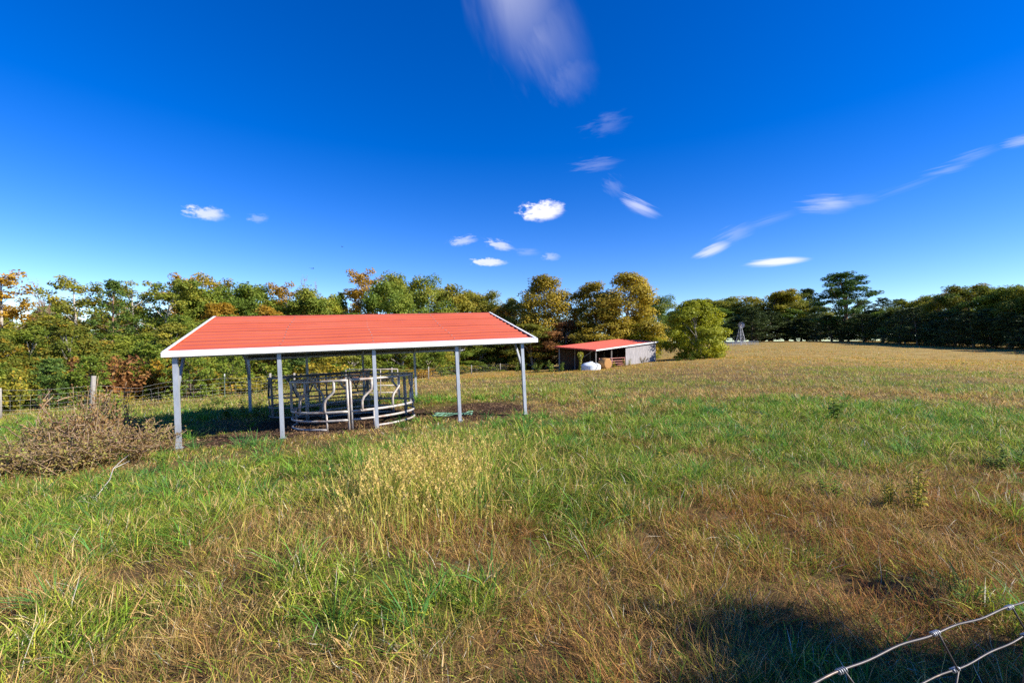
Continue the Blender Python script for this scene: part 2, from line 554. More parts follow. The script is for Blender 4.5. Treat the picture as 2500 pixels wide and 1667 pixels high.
PAL = {
    'green': leafmat('leaf_green', [(0, (0.091, 0.142, 0.017)), (.4, (0.172, 0.234, 0.026)), (.8, (0.304, 0.328, 0.039)), (1, (0.505, 0.386, 0.048))]),
    'olive': leafmat('leaf_olive', [(0, (0.119, 0.140, 0.020)), (.4, (0.230, 0.238, 0.029)), (.8, (0.381, 0.325, 0.036)), (1, (0.570, 0.381, 0.043))]),
    'gold': leafmat('leaf_gold', [(0, (.17, .145, .018)), (.4, (.31, .245, .024)), (.75, (.45, .335, .03)), (1, (.52, .30, .032))]),
    'yellow': leafmat('leaf_yellow', [(0, (.13, .155, .012)), (.4, (.26, .27, .016)), (.8, (.40, .37, .02)), (1, (.46, .34, .025))]),
    'orange': leafmat('leaf_orange', [(0, (.20, .15, .02)), (.35, (.38, .23, .022)), (.75, (.50, .30, .026)), (1, (.50, .25, .03))]),
    'mixed': leafmat('leaf_mixed', [(0, (0.084, 0.132, 0.016)), (.5, (0.180, 0.204, 0.024)), (.72, (0.360, 0.252, 0.025)), (1, (0.552, 0.276, 0.025))]),
    'rust': leafmat('leaf_rust', [(0, (0.115, 0.057, 0.022)), (.4, (0.253, 0.115, 0.039)), (.8, (0.391, 0.184, 0.050)), (1, (0.345, 0.230, 0.066))]),
    'pine': leafmat('pine_needle', [(0, (0.045, 0.090, 0.018)), (.5, (0.090, 0.158, 0.026)), (1, (0.172, 0.239, 0.039))], .18),
    'young_pine': leafmat('young_pine_needle', [(0, (0.065, 0.113, 0.012)), (.5, (0.139, 0.203, 0.020)), (1, (0.276, 0.284, 0.030))], .2),
    'cedar': leafmat('cedar_leaf', [(0, (0.037, 0.058, 0.018)), (.5, (0.067, 0.100, 0.025)), (1, (0.133, 0.163, 0.036))], .12),
    'pink': leafmat('leaf_pinkish', [(0, (.22, .14, .11)), (.5, (.34, .21, .15)), (1, (.46, .26, .10))]),
    'bramble': leafmat('bramble_leaf', [(0, (0.112, 0.057, 0.031)), (.35, (0.240, 0.128, 0.059)), (.7, (0.330, 0.225, 0.084)), (.9, (0.240, 0.255, 0.056)), (1, (0.540, 0.360, 0.154))]),
    'weed': leafmat('weed_leaf', [(0, (0.066, 0.121, 0.014)), (.5, (0.132, 0.220, 0.022)), (1, (0.264, 0.319, 0.035))]),
    'weed_yellow': leafmat('weed_leaf_yellow', [(0, (.14, .16, .015)), (.5, (.30, .28, .02)), (1, (.48, .38, .03))]),
    'goldenrod': leafmat('goldenrod_bloom', [(0, (.34, .22, .02)), (.5, (.50, .34, .03)), (1, (.58, .44, .05))]),
    'chaff': leafmat('hay_chaff', [(0, (.07, .045, .03)), (.5, (.17, .10, .055)), (.85, (.32, .20, .10)), (1, (.50, .37, .20))], .1),
}

# ------------------------------------------------------------------ carport frame of reference
P0 = Vector((-6.50, 8.80, -0.30))
EX = Vector((.939, .344, .042)).normalized()
EY = Vector((-.344, .939, -.0305))
EY = (EY - EX * EY.dot(EX)).normalized()
EZ = EX.cross(EY).normalized()
CM = Matrix((EX, EY, EZ)).transposed().to_4x4()
CM.translation = P0
CMI = CM.inverted()


def cp_local(x, y):
    dx, dy = x - P0.x, y - P0.y
    return dx * .939 + dy * .344, -dx * .344 + dy * .939


def dirt_mask(x, y):
    a, b = cp_local(x, y)
    n = (vnoise(x, y, .8) - .5) * .5 + (vnoise(x, y, .25, 9) - .5) * .25
    r1 = np.hypot((a - 3.0) / 3.0, (b - 2.1) / 2.1)
    r2 = np.hypot((a - 6.4) / 1.9, (b - 1.7) / 1.5)
    r3 = np.hypot((a - 1.0) / 1.35, (b - .7) / .9)
    return 1 - fade(.85, 1.1, np.minimum(np.minimum(r1, r2), r3) + n)


# ------------------------------------------------------------------ green and dry patches of the pasture
def ell(px, py, rx, ry, w):
    x, y = ray_ground(px, py)
    y0 = ray_ground(px, py - ry)[1]
    y1 = ray_ground(px, py + ry)[1]
    return x, y, rx * y / 1045, max(.25, (y0 - y1) / 2), w


PATCH = [ell(*p) for p in [
    (150, 1150, 230, 70, 1), (420, 1120, 180, 55, 1), (650, 1110, 160, 60, .9), (280, 1240, 220, 50, .8), (850, 1370, 150, 70, 1.1), (1150, 1060, 130, 45, .9),
    (1360, 1060, 150, 50, 1.0), (2020, 965, 230, 48, 1.2), (1560, 965, 180, 30, .8), (1310, 1140, 110, 60, .9), (2160, 858, 170, 10, 1.0), (1860, 1040, 120, 25, .8),
    (1740, 1260, 90, 40, .9), (230, 1450, 200, 60, .8), (760, 1500, 120, 50, .8), (1000, 1400, 90, 40, .8), (1620, 1090, 150, 40, .7), (1250, 985, 160, 20, .4), (480, 1040, 90, 18, .4), (60, 1500, 120, 60, .6),
    (1500, 880, 200, 8, .5), (1950, 880, 200, 8, .35), (2330, 1420, 70, 60, .8), (1880, 1540, 160, 50, .7), (180, 960, 120, 25, .4), (480, 930, 120, 14, .4),
    (1550, 1380, 260, 120, -1.1), (2050, 1190, 280, 80, -1.1), (1100, 1260, 170, 60, -.8), (140, 1370, 150, 45, -.9), (430, 1540, 160, 50, -.8), (1750, 905, 300, 14, -.9), (1260, 940, 170, 18, -.7),
    (2220, 1090, 200, 45, -.8), (1950, 1420, 200, 60, -.9), (1300, 1500, 180, 60, -.9), (700, 1560, 150, 30, -.7), (1650, 1150, 120, 40, -.6), (540, 1230, 110, 40, -.6), (800, 1270, 100, 40, -.6), (2250, 920, 160, 18, -.7), (500, 1060, 140, 14, -.5),
]]
GX, GY = ray_ground(985, 1135)


def greenness(x, y):
    v = np.zeros_like(x)
    for (a, b, rx, ry, w) in PATCH:
        d2 = ((x - a) / rx) ** 2 + ((y - b) / ry) ** 2
        v += 1.05 * w * np.exp(-d2 * .9)
    d = np.hypot(x, y)
    v += (vnoise(x, y, 1.1, 3) - .5) * .75 * np.exp(-d / 60) + (vnoise(x, y, .38, 5) - .5) * .9 * np.exp(-d / 18) + (vnoise(x, y, 6, 11) - .5) * .9
    v -= .36 * fade(28, 70, d) + .10 * fade(7, 14, d)
    return v


# ------------------------------------------------------------------ ground
def axis(lo, hi, step, far):
    a = list(np.arange(lo, hi + 1e-6, step))
    s, p = step, hi
    while p < far:
        s *= 1.13
        p += s
        a.append(p)
    s, p = step, lo
    while p > -far:
        s *= 1.13
        p -= s
        a.insert(0, p)
    return np.array(a)


gx, gy = axis(-14, 14, .2, 2600), axis(0, 20, .2, 2600)
XX, YY = np.meshgrid(gx, gy)
ZZ = G(XX, YY)
dd = np.hypot(XX, YY)
bumpy = (vnoise(XX, YY, .55) - .5) * .07 + (vnoise(XX, YY, 1.7, 4) - .5) * .10
ZZ = ZZ + bumpy * (1 - fade(25, 60, dd))
dm = dirt_mask(XX, YY)
ZZ = ZZ - dm * .03
nx, ny = len(gx), len(gy)
ii = np.arange(nx * ny).reshape(ny, nx)
F = np.stack([ii[:-1, :-1], ii[:-1, 1:], ii[1:, 1:], ii[1:, :-1]], -1).reshape(-1, 4)
gme = np_mesh('ground', np.c_[XX.ravel(), YY.ravel(), ZZ.ravel()], F, {'dirt': dm.ravel(), 'far_tone': (fade(30, 70, dd) * .8).ravel(), 'green': greenness(XX, YY).ravel()}, True)  # golden ground tone blended in by distance; near ground stays darker between blades
m, nt = mat('pasture_soil')
L = nt.links
tc = nd(nt, 'ShaderNodeTexCoord')
n1 = nd(nt, 'ShaderNodeTexNoise'); n1.inputs['Scale'].default_value = 5; n1.inputs['Detail'].default_value = 10; n1.inputs['Roughness'].default_value = .7
n2 = nd(nt, 'ShaderNodeTexNoise'); n2.inputs['Scale'].default_value = .35; n2.inputs['Detail'].default_value = 8
L.new(tc.outputs['Object'], n1.inputs['Vector']); L.new(tc.outputs['Object'], n2.inputs['Vector'])
dry = ramp(nt, [(.25, (.05, .032, .015)), (.5, (.12, .078, .034)), (.75, (.22, .145, .06))], n1.outputs[0])
grn = ramp(nt, [(.25, (.035, .045, .010)), (.5, (.08, .09, .018)), (.75, (.16, .14, .035))], n1.outputs[0])
soil = ramp(nt, [(.25, (.016, .010, .007)), (.5, (.045, .026, .016)), (.72, (.10, .055, .032)), (.85, (.20, .115, .06))], n1.outputs[0])
ga = nd(nt, 'ShaderNodeAttribute', attribute_name='green')
da = nd(nt, 'ShaderNodeAttribute', attribute_name='dirt')
ad = nd(nt, 'ShaderNodeMath', operation='ADD'); L.new(ga.outputs['Fac'], ad.inputs[0]); L.new(n2.outputs[0], ad.inputs[1])
mr = nd(nt, 'ShaderNodeMapRange'); mr.inputs[1].default_value = .2; mr.inputs[2].default_value = 1.1; L.new(ad.outputs[0], mr.inputs[0])
mx1 = nd(nt, 'ShaderNodeMix', data_type='RGBA'); L.new(mr.outputs[0], mx1.inputs['Factor']); L.new(dry, mx1.inputs['A']); L.new(grn, mx1.inputs['B'])
far_attr = nd(nt, 'ShaderNodeAttribute', attribute_name='far_tone')
far_tone = ramp(nt, [(.25, (.20, .15, .045)), (.5, (.32, .225, .07)), (.75, (.40, .30, .11))], n2.outputs[0])
mx0 = nd(nt, 'ShaderNodeMix', data_type='RGBA'); L.new(far_attr.outputs['Fac'], mx0.inputs['Factor']); L.new(mx1.outputs['Result'], mx0.inputs['A']); L.new(far_tone, mx0.inputs['B'])
mx1 = mx0
mx2 = nd(nt, 'ShaderNodeMix', data_type='RGBA'); L.new(da.outputs['Fac'], mx2.inputs['Factor']); L.new(mx1.outputs['Result'], mx2.inputs['A']); L.new(soil, mx2.inputs['B'])
bs = nd(nt, 'ShaderNodeBsdfPrincipled'); bs.inputs['Roughness'].default_value = .95; bs.inputs['Specular IOR Level'].default_value = .1
L.new(mx2.outputs['Result'], bs.inputs['Base Color'])
bp = nd(nt, 'ShaderNodeBump'); bp.inputs['Strength'].default_value = .8; bp.inputs['Distance'].default_value = .06
L.new(n1.outputs[0], bp.inputs['Height']); L.new(bp.outputs[0], bs.inputs['Normal'])
om = nd(nt, 'ShaderNodeOutputMaterial'); L.new(bs.outputs[0], om.inputs[0])
ground = link('ground', gme, m)
tag(ground, kind='structure')

# ------------------------------------------------------------------ metal carport
cp = thing('metal_carport', 'open metal carport with red ribbed roof and white trim over the hay feeders', 'carport')
cp.matrix_world = CM
POSTX = [0.05, 1.86, 3.745, 5.62, 7.28]
W, XL, XR = 7.05, -.10, 7.62          # post spacing across, roof ends
HP = 1.78                             # leg height
RISE = 1.02
YM = W / 2
YE = -.16                             # eave overhang


def roof_z(y):
    yy = y if y < YM else W - y
    return HP + .075 + (yy - YE) * RISE / (YM - YE)


for row, y in enumerate((0.0, W)):
    for i, x in enumerate(POSTX):
        w = .075 if i else .085
        b = MB().box((x, y, HP / 2 - .15), (w, w, HP + .3))
        pst = b.build('post', M['galv'], cp)
        s = 1 if row == 0 else -1
        f = MB().box((x, y, .02), (w + .05, w + .05, .012))
        f.build('base_plate', M['galv'], pst)
        if i in (0, 4) or row == 1 and i == 2:
            MB().bar((x + .002, y + s * .02, 1.12), (x + .002, y + s * .62, roof_z(y + s * .62) - .1), .045, .06).build('knee_brace', M['galv'], cp)
for i, x in enumerate(POSTX):                        # rafters over each pair of legs
    MB().bar((x, 0, HP + .03), (x, YM, roof_z(YM) - .05), .055).build('rafter', M['galv_dark'], cp)
    MB().bar((x, W, HP + .03), (x, YM, roof_z(YM) - .05), .055).build('rafter', M['galv_dark'], cp)
    if i in (0, 2, 4):
        MB().bar((x + .003, YM - .9, roof_z(YM - .9) - .11), (x + .003, YM + .9, roof_z(YM + .9) - .11), .04).build('collar_tie', M['galv_dark'], cp)
for y in (0.0, W):
    MB().bar((XL + .1, y, HP + .01), (XR - .1, y, HP + .01), .06).build('eave_rail', M['galv_dark'], cp)


def roof_sheet(y0, y1, side, k):
    """one ribbed sheet running the length of the roof, with real thickness"""
    n = 3
    prof = []
    span = y1 - y0
    for r in range(n):
        a = r * span / n
        c = a + span / n * .5
        prof += [(a, 0), (c - .045, 0), (c - .018, .019), (c + .018, .019), (c + .045, 0)]
    prof.append((span + .02, 0))
    sl = RISE / (YM - YE)
    vs, fs = [], []
    xs = np.linspace(XL + .01, XR - .01, 9)
    lift = .004 * k
    for x in xs:
        sag = .006 * math.sin(x * 2.1) + .003 * math.sin(x * 5.3)
        for (a, h) in prof:
            yv = y0 + a
            z = HP + .075 + (yv - YE) * sl + h + lift + sag
            vs.append((x, yv if side == 0 else W - yv, z))
    m_ = len(prof)
    for i in range(len(xs) - 1):
        for j in range(m_ - 1):
            q = (i * m_ + j, (i + 1) * m_ + j, (i + 1) * m_ + j + 1, i * m_ + j + 1)
            fs.append(q if side == 0 else q[::-1])
    t = len(vs)
    vs += [(x, y, z - .006) for (x, y, z) in vs]
    nf = len(fs)
    fs += [tuple(v + t for v in q[::-1]) for q in fs[:nf]]
    me = bpy.data.meshes.new('roof_sheet')
    me.from_pydata(vs, [], fs)
    me.materials.append(M['red_roof'])
    me.materials.append(M['under'])
    me.polygons.foreach_set('material_index', [0] * nf + [1] * nf)
    me.update()
    return link('roof_sheet', me, None, cp)


NS = 4
for side in (0, 1):
    for k in range(NS):
        a = YE + (YM - YE) * k / NS
        b_ = YE + (YM - YE) * (k + 1) / NS
        roof_sheet(a, b_ - (.0 if k < NS - 1 else .022), side, k)
# ridge cap
MB().add([(XL + .005, YM - .16, roof_z(YM - .16) + .032), (XL + .005, YM, roof_z(YM) + .034), (XL + .005, YM + .16, roof_z(YM + .16) + .032),
          (XR - .005, YM - .16, roof_z(YM - .16) + .032), (XR - .005, YM, roof_z(YM) + .034), (XR - .005, YM + .16, roof_z(YM + .16) + .032)],
         [(0, 3, 4, 1), (1, 4, 5, 2)]).build('ridge_cap', M['red_roof'], cp)
# eave trim in lengths, slightly out of line: white in front, dark at rear
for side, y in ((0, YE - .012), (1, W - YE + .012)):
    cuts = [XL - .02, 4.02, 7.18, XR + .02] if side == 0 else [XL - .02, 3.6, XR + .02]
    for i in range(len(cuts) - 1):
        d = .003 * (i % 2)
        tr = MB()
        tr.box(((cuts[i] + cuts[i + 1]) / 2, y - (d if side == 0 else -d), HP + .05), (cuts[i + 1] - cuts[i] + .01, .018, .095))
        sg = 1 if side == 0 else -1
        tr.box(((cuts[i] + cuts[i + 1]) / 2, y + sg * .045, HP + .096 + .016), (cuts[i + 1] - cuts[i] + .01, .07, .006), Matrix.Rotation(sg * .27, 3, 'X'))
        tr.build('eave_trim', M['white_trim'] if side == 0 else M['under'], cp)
for x in (XL, XR):
    for s in (0, 1):
        y0, y1 = (YE - .02, YM) if s == 0 else (W - YE + .02, YM)
        z0 = roof_z(max(YE, 0 * y0) if False else YE) - .0
        MB().bar((x, y0, z0 + .005), (x, y1, roof_z(YM) + .012), .02, .06).bar((x + (.03 if x < 0 else -.03), y0 + (.02 if s == 0 else -.02), z0 + .042), (x + (.03 if x < 0 else -.03), y1, roof_z(YM) + .046), .05, .006).build('gable_trim', M['white_trim'], cp)
# screw heads along the rafter lines
sc = MB()
for i, x in enumerate(POSTX[1:4]):
    for k in range(12):
        y = YE + (YM - YE) * (k + .25) / 12
        sc.box((x + .02 * math.sin(k * 7), y, roof_z(y) + .014), (.028, .028, .010))
tag(sc.build('screw', M['galv_dark'], cp), kind='stuff')

# ------------------------------------------------------------------ hay feeders
def ringpts(r, z, a0=0.0, a1=2 * math.pi, n=40, tx=0.0, ty=0.0, ox=1.0):
    return [(r * ox * math.cos(a0 + (a1 - a0) * i / n), r * math.sin(a0 + (a1 - a0) * i / n), z) for i in range(n + (0 if abs(a1 - a0 - 2 * math.pi) < 1e-6 else 1))]


def feeder_frame(root, x, y, r, az):
    """stand a ring on sloping ground"""
    e = .6
    gx_ = (g1(x + e, y) - g1(x - e, y)) / (2 * e)
    gy_ = (g1(x, y + e) - g1(x, y - e)) / (2 * e)
    zz = Vector((-gx_, -gy_, 1)).normalized()
    xx = Vector((math.cos(az), math.sin(az), 0))
    xx = (xx - zz * xx.dot(zz)).normalized()
    mm = Matrix((xx, zz.cross(xx), zz)).transposed().to_4x4()
    mm.translation = Vector((x, y, g1(x, y) - .02))
    root.matrix_world = mm


FX, FY, FR = -3.98, 11.62, 1.46
fd = thing('hay_feeder', 'galvanised round hay feeder with rusty bent bars, front one under the carport', 'hay feeder', group='round hay feeders under the carport')
feeder_frame(fd, FX, FY, FR, 0)
HT, HM_, HL = 1.13, .43, .24
aj = math.atan2(10.15 - FY, -.354 * 10.15 - FX)     # joint that faces the photographer
sect = [(aj + .025, aj + 2 * math.pi / 3 - .025), (aj + 2 * math.pi / 3 + .02, aj + 4 * math.pi / 3 - .02), (aj + 4 * math.pi / 3 + .02, aj + 2 * math.pi - .025)]
for a0, a1 in sect:
    for z, nm, rr in ((HT, 'top_rail', .03), (HM_, 'middle_rail', .03), (HL, 'lower_rail', .027)):
        MB().tube(ringpts(FR, z, a0, a1, 22), rr, 8).build(nm, M['feeder'], fd)
    # base rail stops short of the joint on both ends
    MB().tube(ringpts(FR, .05, a0 + .33, a1 - .33, 14), .026, 8).build('base_rail', M['feeder'], fd)
    for a in (a0, a1):
        MB().tube([(FR * math.cos(a), FR * math.sin(a), -.03), (FR * math.cos(a), FR * math.sin(a), HT + .02)], .027, 8).build('joint_upright', M['feeder'], fd)
    for a in (a0 + .33, a1 - .33):
        MB().tube([(FR * math.cos(a), FR * math.sin(a), .0), (FR * math.cos(a), FR * math.sin(a), HM_)], .022, 8).build('leg', M['feeder'], fd)
    nb = 4
    for i in range(nb):
        a = a0 + (a1 - a0) * (i + .62) / nb
        off = -.16                                  # every bar kinks the same way round the ring
        prof = [(0, HT), (0, HT - .16), (.03, HT - .24), (.8, HM_ + .30), (.97, HM_ + .22), (1, HM_ + .14), (1, HM_)]
        pts = [(FR * math.cos(a + off * t), FR * math.sin(a + off * t), z) for t, z in prof]
        MB().tube(pts, .029, 8).build('bent_bar', M['feeder'], fd)

f2 = thing('hay_feeder', 'dark round hay feeder with slanted bars, shaded rear one under the carport', 'hay feeder', group='round hay feeders under the carport')
RX, RY, RR = -5.95, 14.45, 1.55
feeder_frame(f2, RX, RY, RR, .35)
for z, nm in ((1.19, 'top_rail'), (.62, 'middle_rail'), (.33, 'lower_rail'), (.06, 'base_rail')):
    MB().tube(ringpts(RR, z, n=44), .024, 7, True).build(nm, M['feeder_dark'], f2)
for i in range(11):
    a = i * 2 * math.pi / 11 + .1
    off = .20 if i % 2 else -.20
    MB().tube([(RR * math.cos(a), RR * math.sin(a), 1.19), (RR * math.cos(a + off), RR * math.sin(a + off), .62)], .022, 7).build('slant_bar', M['feeder_dark'], f2)
for i in range(6):
    a = i * math.pi / 3 + .5
    MB().bar((RR * math.cos(a), RR * math.sin(a), -.02), (RR * math.cos(a), RR * math.sin(a), 1.2), .05, .05, (math.cos(a), math.sin(a), 0)).build('upright', M['feeder_dark'], f2)
for i in range(6):
    a = i * 2 * math.pi / 6
    MB().bar((RR * math.cos(a), RR * math.sin(a), .06), (RR * math.cos(a), RR * math.sin(a), .62), .03, .03, (math.cos(a), math.sin(a), 0)).build('picket', M['feeder_dark'], f2)

pn = thing('stock_panel', 'pale tubular livestock panel standing in sun behind the carport feeders', 'panel', (-6.9, 18.9, g1(-6.9, 18.9)), rotz=R(7))
for k, z in enumerate((.28, .58, .9, 1.26)):
    MB().tube([(0, 0, z), (2.1, 0, z + .02)], .02, 7).build('rail', M['feeder'], pn)
for x in (0, .7, 1.4, 2.1):
    MB().tube([(x, .001, -.02), (x, .001, 1.27)], .02, 7).build('upright', M['feeder'], pn)

# ------------------------------------------------------------------ pole shed
def shed():
    B = Vector((10.7, 58.0)); ex = Vector((.778, .628)); ey = Vector((-.628, .778))
    Lx, Ly = 12.7, 6.6
    root = thing('pole_shed', 'low pole shed with red metal roof and weathered grey board wall', 'shed')
    P = lambda a, b, z: Vector((B.x + ex.x * a + ey.x * b, B.y + ex.y * a + ey.y * b, z))
    rz = lambda a, b: 1.42 + a * 1.12 / Lx + b * .40 / Ly
    gz = lambda a, b: g1(P(a, b, 0).x, P(a, b, 0).y)
    # roof panels side by side along the slope
    n = 12
    for i in range(n):
        a0, a1 = -.5, Lx + .4
        b0, b1 = -.45 + (Ly + .9) * i / n, -.45 + (Ly + .9) * (i + 1) / n
        q = MB()
        top = []
        for (a, b, h) in ((a0, b0, 0), (a1, b0, 0), (a1, b1, 0), (a0, b1, 0), (a0, b0 + .03, .03), (a1, b0 + .03, .03), (a0, b0 + .06, 0), (a1, b0 + .06, 0)):
            top.append(P(a, b, rz(a, b) + .12 + h))
        q.add(top, [(0, 1, 5, 4), (4, 5, 7, 6), (6, 7, 2, 3)])
        q.add([p - Vector((0, 0, .03)) for p in top[:4]], [(3, 2, 1, 0)])
        q.build('roof_panel', M['shed_roof'], root)
    MB().bar(P(-.5, -.45, rz(-.5, -.45) + .06), P(Lx + .4, -.45, rz(Lx + .4, -.45) + .06), .05, .16).build('rake_board', M['white_trim'], root)
    MB().bar(P(-.52, -.45, rz(-.5, -.45) + .05), P(-.52, Ly + .45, rz(-.5, Ly + .45) + .05), .05, .18).build('drip_edge', M['shed_roof'], root)
    for a in (0, 3.1, 6.4, 9.6, Lx):
        for b in (0, Ly):
            MB().bar(P(a, b, gz(a, b) - .3), P(a, b, rz(a, b) + .05), .15).build('pole', M['post_wood'], root)
    for b in (0.05, Ly / 2, Ly - .05):
        MB().bar(P(-.3, b, rz(-.3, b) + .02), P(Lx + .2, b, rz(Lx + .2, b) + .02), .06, .16).build('beam', M['dark_wood'], root)
    MB().bar(P(-.02, .5, rz(0, .5) - .1), P(-.02, 2.0, rz(0, 2) - 1.0), .06).build('diagonal_brace', M['post_wood'], root)
    # boards on the near side, right of the open bay
    r = random.Random(3)
    x = 5.9
    while x < Lx + .05:
        w = r.uniform(.24, .32)
        zt = rz(x, 0) + .02 - r.uniform(0, .03)
        zb = gz(x, 0) - .1 + r.uniform(0, .15)
        MB().bar(P(x + w / 2, -.12 - r.uniform(0, .02), zb), P(x + w / 2 + r.uniform(-.01, .01), -.12, zt), w - .03, .03, tuple((-ey.x, -ey.y, 0))).build('wall_board', M['wood'], root)
        x += w
    # back and far end boards, interior shade put into their dark colour
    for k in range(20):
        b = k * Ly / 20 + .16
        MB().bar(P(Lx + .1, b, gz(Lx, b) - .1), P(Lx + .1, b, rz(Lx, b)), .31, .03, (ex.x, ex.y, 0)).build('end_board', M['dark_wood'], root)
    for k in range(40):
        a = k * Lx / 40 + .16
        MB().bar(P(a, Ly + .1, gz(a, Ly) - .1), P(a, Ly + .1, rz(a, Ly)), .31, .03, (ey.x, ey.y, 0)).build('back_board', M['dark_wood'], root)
    # gate across the open bay
    gt = thing('tube_gate', 'faded red tube gate closing the open bay of the pole shed', 'gate', P(.35, -.25, gz(3, 0)))
    o = P(.35, -.25, 0)
    for z in (.25, .5, .8, 1.15):
        MB().tube([Vector((0, 0, z)), P(5.6, -.25, z + .1) - o], .035, 6).build('rail', M['red_gate'], gt)
    for a in (.35, 2.9, 5.55):
        MB().tube([P(a, -.252, .2) - o, P(a, -.252, 1.27) - o], .035, 6).build('upright', M['red_gate'], gt)
    return P, gz


SP, SGZ = shed()

# white tank, lathe with soft facets
def lathe(prof, n, wob=0.0):
    vs, fs = [], []
    for i, (r, z) in enumerate(prof):
        for k in range(n):
            t = 2 * math.pi * k / n
            q = 1 + wob * math.sin(3 * t + i) * .5 + wob * math.sin(7 * t + 2 * i) * .5
            vs.append((r * q * math.cos(t), r * q * math.sin(t), z))
    for i in range(len(prof) - 1):
        for k in range(n):
            l = (k + 1) % n
            fs.append((i * n + k, i * n + l, (i + 1) * n + l, (i + 1) * n + k))
    fs.append(tuple((len(prof) - 1) * n + k for k in range(n)))
    return vs, fs


tx, ty = 9.6, 55.4
tk = thing('water_tank', 'squat white domed tank lying in the grass before the shed', 'tank', (tx, ty, g1(tx, ty) - .05))
MB().add(*lathe([(1.12, 0), (1.17, .08), (1.17, .62), (1.13, .70), (.95, .84), (.62, .97), (.34, 1.02), (.3, 1.02)], 28, .02), smooth=False).build('shell', M['tank'], tk)
MB().add(*lathe([(.26, 1.0), (.26, 1.07), (.22, 1.1), (.1, 1.11)], 16)).build('lid', M['tank'], tk)
MB().tube([(.25, -.34, 1.045), (.5, -.62, .945), (.62, -.86, .82), (.70, -.98, .66), (.58, -1.04, .48), (.42, -1.13, .2)], .03, 6).build('dark_line', M['dark_wood'], tk)  # dark line down the shell, built as a thin tube
hx, hy = 11.55, 56.6
hb = thing('round_bale', 'tan round hay bale beside the white tank at the shed gate', 'hay bale', (hx, hy, g1(hx, hy)), rotz=R(35))
bl = MB().add(*lathe([(.62, -.55), (.68, -.5), (.70, 0), (.68, .5), (.62, .55), (.5, .565), (.3, .56)], 24, .05), smooth=True)
o = bl.build('body', M['hay'], hb, (0, 0, .66), (R(90), 0, 0))

# ------------------------------------------------------------------ windmill and its pen
wx, wy = (1701 - 1176) / 1045 * 138, 138.0
wz = g1(wx, wy)
wm = thing('windmill', 'small pale lattice windmill tower with a fan wheel, far across the field', 'windmill', (wx, wy, wz - .05), rotz=R(20))
HTW = 5.9
legs = [(1.55 * math.cos(R(a)), 1.55 * math.sin(R(a))) for a in (45, 135, 225, 315)]
tp = [(.16 * math.cos(R(a)), .16 * math.sin(R(a))) for a in (45, 135, 225, 315)]
at_ = lambda i, t: (legs[i][0] * (1 - t) + tp[i][0] * t, legs[i][1] * (1 - t) + tp[i][1] * t, HTW * t)
for i in range(4):
    MB().bar(at_(i, 0), at_(i, 1), .09).build('leg', M['mill'], wm)
    j = (i + 1) % 4
    for t in (.18, .36, .54, .72):
        MB().bar(at_(i, t), at_(j, t), .07).build('girt', M['mill'], wm)
    for t in (.02, .18, .36, .54):
        MB().bar(at_(i, t), at_(j, t + .17), .05).build('brace', M['mill'], wm)
hub = Vector((-.35, -.55, HTW + .25))
MB().bar((0, 0, HTW - .1), (0, 0, HTW + .4), .16).bar((0, 0, HTW + .25), hub, .14).build('head', M['mill_red'], wm)
fan = MB().tube([hub + Vector((0, .1, 0)), hub - Vector((.05, .1, 0))], .14, 10).build('fan_hub', M['mill'], wm)
ax = Vector((-.5, -.85, 0)).normalized()
s1 = Vector((0, 0, 1)); s2 = ax.cross(s1)
for k in range(12):
    t = k * math.pi / 6
    d = s1 * math.cos(t) + s2 * math.sin(t)
    p = d.cross(ax)
    q = MB()
    a, b = hub + d * .25, hub + d * .95
    q.add([a - p * .05, a + p * .05 + ax * .03, b + p * .14 + ax * .07, b - p * .14, a - p * .05 + ax * .02, a + p * .05 + ax * .05, b + p * .14 + ax * .09, b - p * .14 + ax * .02],
          [(0, 1, 2, 3), (7, 6, 5, 4), (0, 4, 5, 1), (2, 6, 7, 3), (1, 5, 6, 2), (3, 7, 4, 0)])
    q.build('fan_blade', M['mill'], wm)
q = MB(); q.add([(0.2, .3, HTW + .2), (.2, .3, HTW + .35), (.9, 1.4, HTW + .65), (.9, 1.4, HTW - .1), (.23, .29, HTW + .2), (.23, .29, HTW + .35), (.93, 1.39, HTW + .65), (.93, 1.39, HTW - .1)], [(0, 1, 2, 3), (7, 6, 5, 4), (0, 4, 5, 1), (1, 5, 6, 2), (2, 6, 7, 3), (3, 7, 4, 0)])
q.build('tail_vane', M['mill'], wm)
pen = thing('pipe_pen', 'low pale pipe pen round the foot of the far windmill', 'pen', (wx, wy, wz))
cs = [(-3.6, -2.6), (3.9, -2.6), (3.9, 2.8), (-3.6, 2.8)]
for i in range(4):
    a, b = cs[i], cs[(i + 1) % 4]
    for z in (.3, .6, .9, 1.2):
        MB().bar((*a, z), (*b, z), .06).build('rail', M['galv'], pen)
    for k in range(3):
        t = k / 3
        MB().bar((a[0] * (1 - t) + b[0] * t, a[1] * (1 - t) + b[1] * t, -.3), (a[0] * (1 - t) + b[0] * t, a[1] * (1 - t) + b[1] * t, 1.25), .08).build('post', M['galv'], pen)

# ------------------------------------------------------------------ boundary fence beyond the carport
FPX = np.array([-250, 0, 210, 412, 516, 620, 676, 803, 900, 984, 1083, 1149, 1200, 1250, 1300])
FD = np.array([16, 19, 22, 24.5, 26.5, 29, 31, 37, 43.5, 52, 64, 74, 82, 90, 99.])


def fence_depth(px):
    return float(np.interp(px, FPX, FD))


